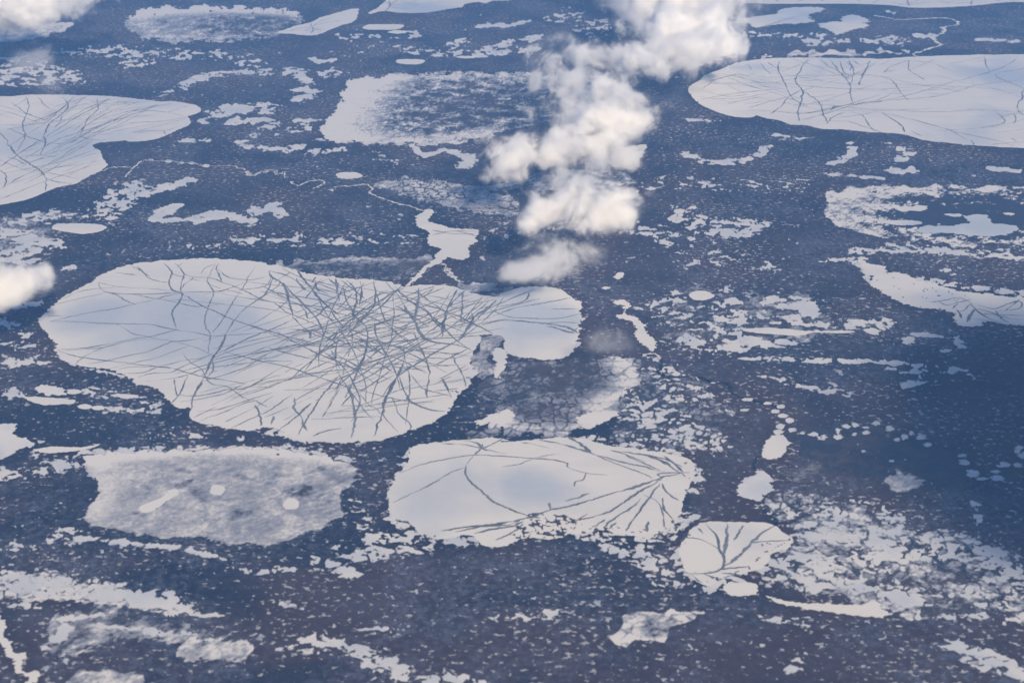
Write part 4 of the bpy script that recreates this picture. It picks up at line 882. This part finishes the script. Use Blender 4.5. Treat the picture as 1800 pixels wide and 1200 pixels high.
cracks('main', E_, [(5,[(30,280),(75,330),(80,400),(60,460),(130,520),(130,640),(95,735),(50,840),(20,900)]),(5,[(180,290),(175,400),(150,440),(75,520),(10,590)]),(7,[(235,290),(300,360),(340,430),(390,500),(430,580),(520,610),(620,620)]),
 (4.5,[(290,320),(350,380),(460,450),(540,530),(600,590),(690,650)]),(7,[(410,320),(400,430),(385,480),(410,550),(430,580)]),(6.5,[(590,390),(550,450),(530,580)]),(7,[(820,380),(740,460),(690,510),(640,570),(620,600)]),(5.5,[(640,340),(635,430),(630,500)]),(5,[(690,450),(650,560)]),
 (3.6,[(0,440),(100,400),(240,330)]),(4.5,[(0,540),(150,440),(280,330)]),(4,[(270,330),(400,350),(520,370),(640,390),(740,390)]),(5,[(300,340),(420,400),(520,430),(640,480),(760,540),(800,560)]),(4.5,[(0,640),(150,630),(300,600),(450,590),(600,580),(740,570)]),
 (4.5,[(0,560),(120,600),(250,620),(400,650),(520,660),(690,680)]),(4.5,[(95,735),(200,720),(330,720),(450,690),(600,690),(700,650)]),(5,[(0,780),(95,735),(220,690),(330,660),(430,640),(540,610),(680,640)]),(3.6,[(380,550),(420,640),(460,740),(450,880)]),(3,[(310,620),(345,720),(360,800),(355,900),(340,1040)]),
 (4,[(580,670),(640,780),(660,840)]),(4.5,[(0,850),(100,810),(230,740),(330,700)]),(5.5,[(50,1110),(75,1010),(50,880),(20,830)]),(5.5,[(170,1100),(220,980),(230,910),(300,780),(330,700)]),(4,[(230,910),(270,900),(300,980),(360,1030),(365,1065)]),(5.5,[(300,780),(340,880),(370,920),(460,960),(550,970)]),
 (4,[(370,780),(430,850),(500,870),(580,890)]),(3.6,[(530,790),(560,850),(580,900)]),(3,[(100,880),(150,940),(190,960),(300,1080)]),(4,[(0,940),(60,880),(160,830),(250,760)]),(7,[(740,515),(850,490),(980,498),(1100,510),(1200,530),(1250,560)]),(5,[(800,470),(900,430),(1000,410),(1120,390),(1210,370)]),
 (4,[(780,430),(880,470),(1000,480),(1150,480),(1260,455)]),(4,[(990,340),(980,375),(930,400),(820,420)]),(3.6,[(1110,430),(1240,430)]),(4.5,[(1080,520),(1160,540),(1230,560)]),(4,[(820,380),(740,395),(600,430),(520,470)]),(4.5,[(700,520),(600,480),(480,400),(390,330)]),(4.5,[(820,385),(760,430),(700,470)]),
 (4,[(1050,510),(1150,500),(1255,505)]),(4,[(1100,515),(1200,555),(1245,530)]),(5,[(440,850),(455,900)]),(4,[(700,370),(560,420),(440,470),(330,520),(200,560)])])
# the long bundles between the hand-measured cracks
def grow(key, n, area_, angle, length, width, seed, poly_px=None):
    rg = random.Random(seed)
    poly = LAKES[key][1]
    made = 0; tries = 0
    while made < n and tries < n * 20:
        tries += 1
        x, y = rg.uniform(area_[0], area_[2]), rg.uniform(area_[1], area_[3])
        a = R(rg.choice(angle) + rg.gauss(0, 9)); L_ = rg.uniform(*length) ; wig = rg.uniform(-0.010, 0.010)
        pts = [(x, y)]
        step = 11.0
        for s_ in range(int(L_ / step)):
            a += wig + rg.gauss(0, 0.05)
            x += math.cos(a) * step; y -= math.sin(a) * step * 0.5
            pts.append((x, y))
        ar = np.array(pts)
        ok = inside(ar[:, 0], ar[:, 1], poly) & inside(ar[:, 0] + 6, ar[:, 1] + 3, poly) & inside(ar[:, 0] - 6, ar[:, 1] - 3, poly)
        run = []
        for p_, o_ in zip(pts, ok):
            if o_: run.append(p_)
            elif len(run) > 2: break
            else: run = []
        if len(run) < 3: continue
        if rg.random() < 0.3 and len(run) > 8:     # broken into dashes
            i = 0
            while i < len(run) - 2:
                k_ = rg.randint(3, 6)
                if len(run[i:i + k_]) > 2: crack(key, run[i:i + k_], rg.uniform(*width) * 0.8, 0.03)
                i += k_ + rg.randint(0, 1)
        else:
            crack(key, run, rg.uniform(*width), 0.04)
        made += 1
grow('main', 44, (330, 560, 640, 740), [38, 45, 30], (120, 320), (2.0, 3.6), 1)
grow('main', 30, (480, 500, 830, 690), [28, 150, 40, 160], (100, 280), (2.4, 4.2), 2)
grow('main', 20, (560, 520, 830, 690), [70, 110, 125, 60], (50, 160), (2.6, 5.0), 3)
grow('main', 20, (480, 470, 830, 560), [150, 140, 60], (30, 100), (2.4, 4.5), 4)
grow('main', 22, (480, 560, 790, 740), [5, 170, 20], (80, 240), (2.2, 4.0), 5)
def through(key, n, foci, spread, length, width, seed):
    rg = random.Random(seed)
    poly = LAKES[key][1]
    for _ in range(n):
        fx, fy = rg.choice(foci)
        fx += rg.gauss(0, spread); fy += rg.gauss(0, spread * 0.5)
        a0 = rg.uniform(0, math.pi)
        sides = []
        for sg in (1, -1):
            a, x, y, run = a0, fx, fy, []
            bend = rg.gauss(0, 0.012)
            for s_ in range(int(rg.uniform(*length) / 11)):
                if not inside(np.array([x]), np.array([y]), poly)[0]: break
                run.append((x, y)); a += bend + rg.gauss(0, 0.045)
                x += sg * math.cos(a) * 11; y -= sg * math.sin(a) * 5.5
            sides.append(run)
        pts = sides[1][::-1] + sides[0][1:]
        if len(pts) > 4: crack(key, pts, rg.uniform(*width), 0.04)
through('main', 34, [(640,590),(700,520),(590,640),(720,600),(560,560),(660,560)], 38, (70, 260), (2.2, 5.0), 21)
cracks('south', H_, [(4.5,[(700,0),(655,65),(670,130),(740,190),(800,245),(900,290),(1000,325)]),(3.6,[(655,65),(570,95),(500,140),(400,190),(270,250)]),(4,[(310,95),(420,50),(560,20),(700,0),(870,8),(1010,18),(1110,25),(1190,42),(1195,65),(1290,95),(1405,105)]),
 (4,[(1290,95),(1275,130),(1235,140),(1228,165)]),(2.6,[(850,60),(930,50),(1010,20),(1090,0),(1150,-5)]),(6,[(530,400),(650,380),(780,370),(900,350),(1000,325)]),(5,[(600,405),(760,375),(860,370),(930,355)]),(5,[(700,415),(800,390),(900,375),(960,350)]),(5,[(810,450),(870,425),(930,390),(960,360)]),(9,[(910,352),(960,335),(1040,318)]),
 (6,[(1000,325),(1100,290),(1180,275),(1300,240),(1420,205),(1560,165),(1690,120),(1800,95)]),(5.5,[(1230,345),(1330,325),(1430,290),(1500,240),(1580,190),(1690,130)]),(5,[(1380,385),(1460,320),(1540,270),(1580,230)]),(4.5,[(1500,400),(1560,310),(1620,230),(1680,150)]),(4,[(1695,225),(1700,280),(1750,340)]),
 (4.5,[(1690,150),(1720,200),(1780,240)]),(5,[(1320,380),(1390,340)]),(4.5,[(1410,390),(1450,355)]),(5,[(1620,350),(1612,405)]),(4,[(1700,330),(1702,380)]),(5,[(1180,243),(1310,203)]),(6,[(1095,250),(1100,290)]),(5,[(1240,345),(1300,310)]),
 (4.5,[(1350,0),(1470,35),(1590,60),(1680,85),(1790,95)]),(4.5,[(1500,0),(1560,30),(1680,80)]),(5,[(1600,0),(1700,40),(1790,95)]),(5,[(1700,5),(1760,50),(1800,90)]),(4,[(1690,120),(1670,100),(1740,95),(1840,92)]),(3,[(1340,0),(1460,50),(1600,100),(1640,125)]),(3,[(1590,210),(1660,240),(1690,290),(1700,330)])])
cracks('south', E_, [(4,[(530,1140),(640,1145),(760,1170),(870,1195)]),(6,[(640,1125),(710,1135),(745,1165),(770,1180)]),(4.5,[(745,1140),(740,1165),(700,1200)]),(7,[(1190,1100),(1240,1130),(1330,1195)]),(4,[(1100,1165),(1000,1140),(950,1135)]),(5,[(1040,1120),(1150,1140),(1260,1170),(1340,1200)]),(4,[(860,1110),(780,1150),(745,1165)]),(4,[(1420,1175),(1500,1195),(1600,1240)]),(4,[(1480,1180),(1640,1210),(1740,1250)]),(4.5,[(1560,1190),(1700,1220),(1800,1265)])])
cracks('fan', I_, [(5,[(0,435),(80,440),(150,470),(195,500),(215,530),(218,570),(190,610),(110,625),(40,625)]),(5,[(120,360),(180,430),(195,500),(215,530)]),(5,[(235,360),(232,450),(215,530)]),(5,[(320,370),(300,405),(270,450)]),(5.5,[(480,375),(420,410),(360,465),(300,530),(215,590)]),(4.5,[(360,465),(420,455),(560,450)]),
 (5,[(200,605),(260,595),(350,590)]),(4,[(40,625),(70,650),(90,670)]),(4,[(110,625),(200,655)]),(4.5,[(80,385),(110,415)]),(3.5,[(200,622),(280,628),(310,640)]),(3.5,[(0,610),(40,625)])])
cracks('east', C_, [(5,[(510,325),(505,370),(540,440),(560,490),(590,530)]),(5.5,[(660,315),(610,390),(595,430),(625,470),(635,500),(610,580),(615,640)]),(5.5,[(780,320),(820,370),(880,440),(885,500),(895,540)]),(6,[(990,320),(965,370),(930,440),(940,450)]),(5,[(875,320),(900,370),(890,440)]),(5,[(720,315),(840,390),(880,420)]),(5,[(830,325),(850,380),(890,410)]),
 (4,[(580,315),(700,350),(800,390),(860,410)]),(3.5,[(330,395),(450,410),(600,400),(750,400),(900,395),(1050,410)]),(4,[(90,445),(250,400),(330,395)]),(4,[(100,470),(180,420),(300,390)]),(4,[(220,400),(340,450),(480,490),(590,530),(680,575)]),(4,[(350,570),(450,540),(560,510),(625,475)]),(5,[(460,605),(520,560),(560,510)]),(5,[(625,475),(720,540),(740,600),(765,650)]),
 (4.5,[(345,580),(500,590),(640,600),(780,570),(900,550),(1030,530),(1120,480)]),(4,[(620,635),(760,600),(880,560),(1000,545),(1090,530),(1300,515),(1420,490),(1560,450),(1800,420)]),(4,[(640,635),(900,555),(1040,535),(1200,500),(1400,440),(1560,400),(1700,350),(1770,300)]),(5,[(1050,405),(1110,430),(1150,490),(1190,530)]),(4.5,[(1195,315),(1195,370),(1240,400),(1280,425)]),
 (4,[(1060,385),(1100,350),(1195,320)]),(4,[(1060,385),(1120,370)]),(4.5,[(1590,300),(1600,345),(1620,380)]),(5,[(1050,595),(1150,660),(1170,700)]),(4,[(1050,595),(1200,630),(1350,670),(1450,700),(1600,730),(1750,770)]),(4.5,[(870,640),(960,670),(1050,700)]),(4.5,[(880,590),(950,610),(980,660),(1010,690)]),(3.5,[(1000,570),(1200,588),(1400,590),(1550,580),(1700,588),(1800,590)]),
 (3.5,[(1340,400),(1500,440),(1650,470),(1800,520)]),(3.5,[(1110,320),(1300,330),(1400,370)]),(5,[(1800,470),(1765,570),(1800,610)]),(4,[(1655,595),(1700,640),(1660,660),(1570,675)]),(4.5,[(1750,605),(1758,630),(1745,655)]),(3.5,[(700,380),(900,390),(1050,405),(1200,440),(1380,470),(1500,490)]),(4,[(90,440),(300,440),(520,440),(700,460),(900,470),(1100,470),(1400,440)]),
 (12,[(780,585),(800,560)]),(4,[(340,340),(365,370)]),(4,[(410,335),(465,395)]),(4,[(450,330),(500,360)]),(4.5,[(120,485),(240,510),(340,500)]),(4,[(160,520),(300,520),(470,490)]),(4,[(235,550),(320,530),(420,510)]),(4.5,[(640,600),(720,590),(900,545),(1040,500)]),(5,[(860,330),(890,350),(880,375)]),(4.5,[(900,320),(940,345),(990,330)]),(4,[(1650,390),(1660,410),(1760,450),(1800,470)]),
 (4,[(1200,690),(1260,720)]),(4.5,[(1520,740),(1535,765)]),(4.5,[(1735,730),(1760,750)]),(3.5,[(1620,765),(1800,750)]),(3,[(740,640),(860,640),(900,650)]),(4.5,[(760,655),(790,620),(850,595)]),(3,[(1390,680),(1500,740)])])
grow('east', 22, (1230, 120, 1520, 215), [10, 170, 25, 155], (80, 260), (2.2, 3.6), 6)
grow('east', 14, (1500, 105, 1790, 240), [8, 172, 20], (100, 300), (2.2, 3.4), 7)
cracks('west', A, [(6,[(0,700),(40,750),(90,820),(150,860),(210,900),(245,940),(300,960),(380,970)]),(4,[(90,820),(0,880)]),(4,[(40,830),(140,870)]),(4.5,[(245,940),(240,1010)]),(3.5,[(100,830),(200,820),(300,830)]),(4,[(90,820),(180,760),(280,700),(400,620),(500,570),(580,520)]),(4,[(130,840),(300,740),(420,700),(560,650),(700,590),(820,560)]),
 (5.5,[(330,515),(360,560),(320,610),(265,650),(235,710),(240,760),(210,820)]),(4.5,[(140,510),(150,570),(120,650),(130,720),(90,800)]),(4.5,[(510,520),(515,580),(470,620),(440,680),(420,720)]),(3.5,[(420,720),(480,738),(560,742)]),(3.5,[(0,660),(150,660),(320,635),(470,630),(600,630)]),(4,[(40,680),(200,740),(300,760),(420,740)]),(4,[(420,710),(560,690),(700,650),(870,640),(1000,615)]),
 (4,[(470,690),(600,640),(750,590),(850,590),(960,610)]),(4.5,[(640,570),(560,600),(460,660),(400,710)]),(4,[(700,700),(850,690),(870,710)]),(4,[(0,920),(150,890),(300,860),(420,820),(500,790)]),(4,[(0,1000),(100,940),(250,870),(380,790),(480,740)]),(5,[(20,990),(35,930),(0,900)]),(4,[(0,1050),(80,1020),(230,960),(400,900),(540,860)]),(3.5,[(210,900),(330,880),(530,850)]),
 (4,[(60,540),(140,600),(250,640)]),(3.5,[(200,510),(240,560),(330,600)]),(3.5,[(390,510),(330,570),(230,640)]),(3.5,[(450,510),(350,600),(280,690)])])
grow('west', 40, (5, 175, 170, 330), [35, 45, 30, 50, 150], (80, 260), (2.0, 3.4), 8)
grow('west', 20, (110, 175, 300, 240), [25, 30, 15], (80, 220), (2.0, 3.4), 9)
cracks('south_east', F_, [(4,[(1440,440),(1480,440),(1520,400)]),(4.5,[(1520,400),(1540,430),(1580,460),(1640,490),(1690,500)]),(3.5,[(1520,400),(1460,370),(1380,385),(1300,395)]),(8,[(1540,430),(1515,465),(1500,500)]),(5,[(1440,430),(1470,480)]),(4.5,[(1560,410),(1640,430),(1700,410),(1760,390),(1790,400),(1770,430),(1660,440)]),
 (4.5,[(1580,455),(1640,460),(1800,465)]),(4,[(1700,440),(1740,410),(1780,380)]),(4,[(1430,380),(1450,400),(1420,430)]),(4,[(1350,390),(1390,410),(1440,400),(1520,380)]),(4,[(1540,430),(1600,440),(1680,470),(1790,490)]),(4,[(1650,440),(1680,480),(1720,500)])])
cracks('neck', A, [(5,[(1640,125),(1650,150),(1700,165)]),(5,[(1650,145),(1580,150),(1530,165)]),(5,[(1650,148),(1600,165)]),(5,[(1650,148),(1640,178)]),(5,[(1650,140),(1720,120),(1800,110)]),(5,[(1650,140),(1700,110),(1760,95)])])
cracks('north', B_, [(6,[(250,5),(260,30),(230,60)]),(5,[(260,30),(330,20),(410,28)]),(5,[(260,30),(290,5),(310,-10)]),(5,[(255,35),(300,45),(360,50)]),(5,[(290,0),(350,10),(400,5)]),(5,[(230,10),(260,35)])])
cracks('north_east', C_, [(6,[(1180,-10),(1190,25),(1200,35)]),(5,[(1100,15),(1200,25),(1300,10)]),(5,[(1130,30),(1190,20),(1250,0)]),(5,[(730,8),(760,-8)]),(5,[(480,0),(510,10)]),(5,[(910,-5),(940,12)]),(5,[(1520,30),(1525,0)]),(5,[(1000,20),(1030,5),(1070,-5)]),(5,[(1340,5),(1440,20),(1560,10)]),(5,[(1620,0),(1700,10),(1780,0)]),(5,[(600,12),(640,0),(680,-6)])])
cracks('river_pool', E_, [(4.5,[(480,15),(540,25),(600,18),(720,22)]),(4,[(480,40),(540,30),(600,35),(700,35)]),(4.5,[(600,18),(650,30),(715,48)])])
cracks('cloud_pool', B_, [(5,[(1500,790),(1540,800),(1580,790)])])

# ------------------------------------------------------------------ clouds: vapour that fills a lumpy hull
def cloud(puffs, label, dens, seed, hz=0.75, thin=0.0, world=False, mul=13.0):
    """puffs: photo x, photo y, height over ground, radius in photo px."""
    P = list(puffs) if world else []
    for px, py, z, r in (() if world else puffs):
        x, y = ground(px, py, z)
        sl = math.sqrt(float(x) ** 2 + float(y) ** 2 + (H - z) ** 2)
        P.append((float(x), float(y), z, 1.18 * r * sl / FPX))
    c = np.mean([[a, b, d] for a, b, d, _ in P], 0)
    bm = bmesh.new()
    for x, y, z, r in P:
        g = bmesh.ops.create_icosphere(bm, subdivisions=3, radius=r * 1.45)
        for v in g['verts']:
            v.co = Vector((v.co.x + x - c[0], v.co.y + y - c[1], v.co.z * hz + z - c[2]))
    me = bpy.data.meshes.new('cloud'); bm.to_mesh(me); bm.free()
    o = link('cloud', me)
    o.location = c
    rm = o.modifiers.new('one hull', 'REMESH'); rm.mode = 'VOXEL'; rm.voxel_size = max(12.0, min(p_[3] for p_ in P) * 0.22)
    m = bpy.data.materials.new('cloud vapour'); m.use_nodes = True
    t = m.node_tree
    t.nodes.remove(t.nodes['Principled BSDF'])
    k = N(t)
    tc = k.n('TexCoord').outputs['Object']
    f = None
    for x, y, z, r in P:
        mp = k.n('Mapping'); mp.vector_type = 'TEXTURE'
        mp.inputs['Location'].default_value = (x - c[0], y - c[1], z - c[2])
        mp.inputs['Scale'].default_value = (r, r, r * hz)
        k.link(tc, mp.inputs[0])
        ln = k.n('VectorMath', operation='LENGTH'); k.link(mp.outputs[0], ln.inputs[0])
        v = k.ramp(ln.outputs['Value'], 1.42, 0.1)
        f = v if f is None else k.math('ADD', f, v)
    f = k.math('MINIMUM', k.math('MULTIPLY', f, 0.62), 1.0)
    ofs = k.n('VectorMath', operation='ADD'); ofs.inputs[1].default_value = (seed * 311.0, seed * 173.0, seed * 59.0); k.link(tc, ofs.inputs[0])
    n1 = k.noise(ofs.outputs[0], 130, 7, 0.62, 0.5)
    n2 = k.noise(ofs.outputs[0], 34, 4, 0.65, 0.6)
    e = k.math('ADD', f, k.math('ADD', k.math('MULTIPLY', k.math('SUBTRACT', n1, 0.5), 3.4 + thin), k.math('MULTIPLY', k.math('SUBTRACT', n2, 0.5), 1.1)))
    d = k.ramp(e, 0.10 + thin * 0.3, 1.25)
    d = k.math('MULTIPLY', k.math('POWER', d, 1.5 if world else 3.0), k.ramp(f, 0.0, 0.12))
    vol = k.n('VolumePrincipled')
    vol.inputs['Color'].default_value = (0.998, 0.998, 0.998, 1)
    vol.inputs['Anisotropy'].default_value = 0.0
    k.link(k.math('MULTIPLY', d, dens * (2.2 if world else mul)), vol.inputs['Density'])
    k.link(vol.outputs[0], t.nodes['Material Output'].inputs['Volume'])
    m.cycles.volume_step_rate = 0.35
    me.materials.append(m)
    tag(o, label, 'cloud', 'low broken clouds')
    return o
cloud([(1115,5,240,45),(1160,-5,270,60),(1215,-10,280,70),(1275,0,260,60),(1150,45,230,50),(1205,50,240,62),(1265,50,230,50),(1100,100,200,34),(1130,115,200,34),(1180,95,200,44),(1235,90,200,48),(1290,80,190,34),(1165,125,180,26),(1200,-70,300,120)],
      'tall cream white cloud crossing the upper edge of the view', 0.022, 1)
cloud([(985,110,200,48),(1080,120,190,40),(1040,105,190,40),(955,140,190,36),(1000,150,210,42),(1060,95,180,34)],
      'wispy cloud between the uppermost cloud and the bright middle cloud', 0.010, 2, thin=0.35, mul=9.0)
cloud([(1045,165,240,40),(1085,165,260,50),(1125,185,230,42),(985,165,220,36),(1010,215,210,48),(1060,220,230,52),(1110,225,210,40),(960,195,200,40),(1000,250,200,42),(1070,265,190,44),(1110,270,180,30),(960,240,200,34),(1040,290,200,36)],
      'broad bright cumulus in the middle of the cloud bank', 0.022, 3)
cloud([(855,255,220,30),(880,275,220,40),(910,290,200,40),(865,310,180,24),(945,270,200,42),(990,275,190,40)],
      'hooked cream cloud lying over the eastern end of the large drained lake', 0.017, 4)
cloud([(1000,325,240,46),(1035,340,250,52),(960,355,220,40),(1075,365,220,44),(1010,375,210,50),(1110,350,190,34),(940,385,190,34),(1095,390,190,34)],
      'rounded bright cloud at the lower end of the cloud bank', 0.021, 5)
cloud([(905,430,160,36),(950,435,170,42),(1000,425,170,40),(900,475,130,30),(945,480,130,34),(990,470,130,30),(1040,440,140,34)],
      'thin shredded mist trailing below the cloud bank towards the most cracked lake', 0.0055, 6, thin=0.35, mul=7.0)
cloud([(-20,480,220,42),(15,490,230,40),(40,505,200,34),(0,525,190,34),(65,480,170,26),(-50,510,210,50)],
      'small cream cloud at the left edge beside the most cracked lake', 0.020, 7)
cloud([(-30,0,300,70),(40,0,310,60),(100,2,300,50),(150,-5,280,46),(-10,22,280,50),(60,22,270,36),(-80,20,280,70)],
      'bright cloud in the upper left corner', 0.022, 8, hz=0.6)
cloud([(50,105,190,34),(85,100,180,26),(30,112,180,26)], 'faint wisp of mist above the lake cut by the left edge', 0.004, 9, thin=0.2, mul=2.0)
cloud([(65,158,180,32),(100,150,180,24)], 'faint wisp of mist on the north shore of the lake cut by the left edge', 0.0035, 10, thin=0.2, mul=2.5)
cloud([(1075,600,100,44),(1110,605,100,36),(1040,602,100,30)], 'faint veil of mist over the dark bank above the delta', 0.0022, 11, thin=0.1, mul=5.0)

# higher clouds just outside the frame, whose shade lies over the ground at the right and the lower left
def shading(spots, z):                            # where a cloud at height z has to stand for its shade to fall on these spots of ground
    out = []
    for px, py, r in spots:
        x, y = ground(px, py)
        out.append((float(x) + sd.x / sd.z * z, float(y) + sd.y / sd.z * z, z, r))
    return out
cloud(shading([(1790,620,220),(1720,670,230),(1670,730,220),(1680,800,210),(1720,880,210),(1850,650,330),(1830,800,250),(1840,960,220)], 1000), 'high cloud bank off the right edge that shades the ground beside it', 0.0065, 12, world=True)

# ------------------------------------------------------------------ the air
bm = bmesh.new()
bmesh.ops.create_cube(bm, size=1.0)
for v in bm.verts:
    v.co = Vector((v.co.x * 2 * 16200, v.co.y * 2 * 16200, -3.0 if v.co.z < 0 else H + 60.0))
me = bpy.data.meshes.new('haze'); bm.to_mesh(me); bm.free()
m = bpy.data.materials.new('blue air'); m.use_nodes = True
t = m.node_tree; t.nodes.remove(t.nodes['Principled BSDF'])
vol = t.nodes.new('ShaderNodeVolumePrincipled')
vol.inputs['Color'].default_value = (0.21, 0.47, 1.0, 1)
vol.inputs['Density'].default_value = 7.1e-5
vol.inputs['Anisotropy'].default_value = 0.0
t.links.new(vol.outputs[0], t.nodes['Material Output'].inputs['Volume'])
me.materials.append(m)
o = link('haze', me)
o['kind'] = 'stuff'
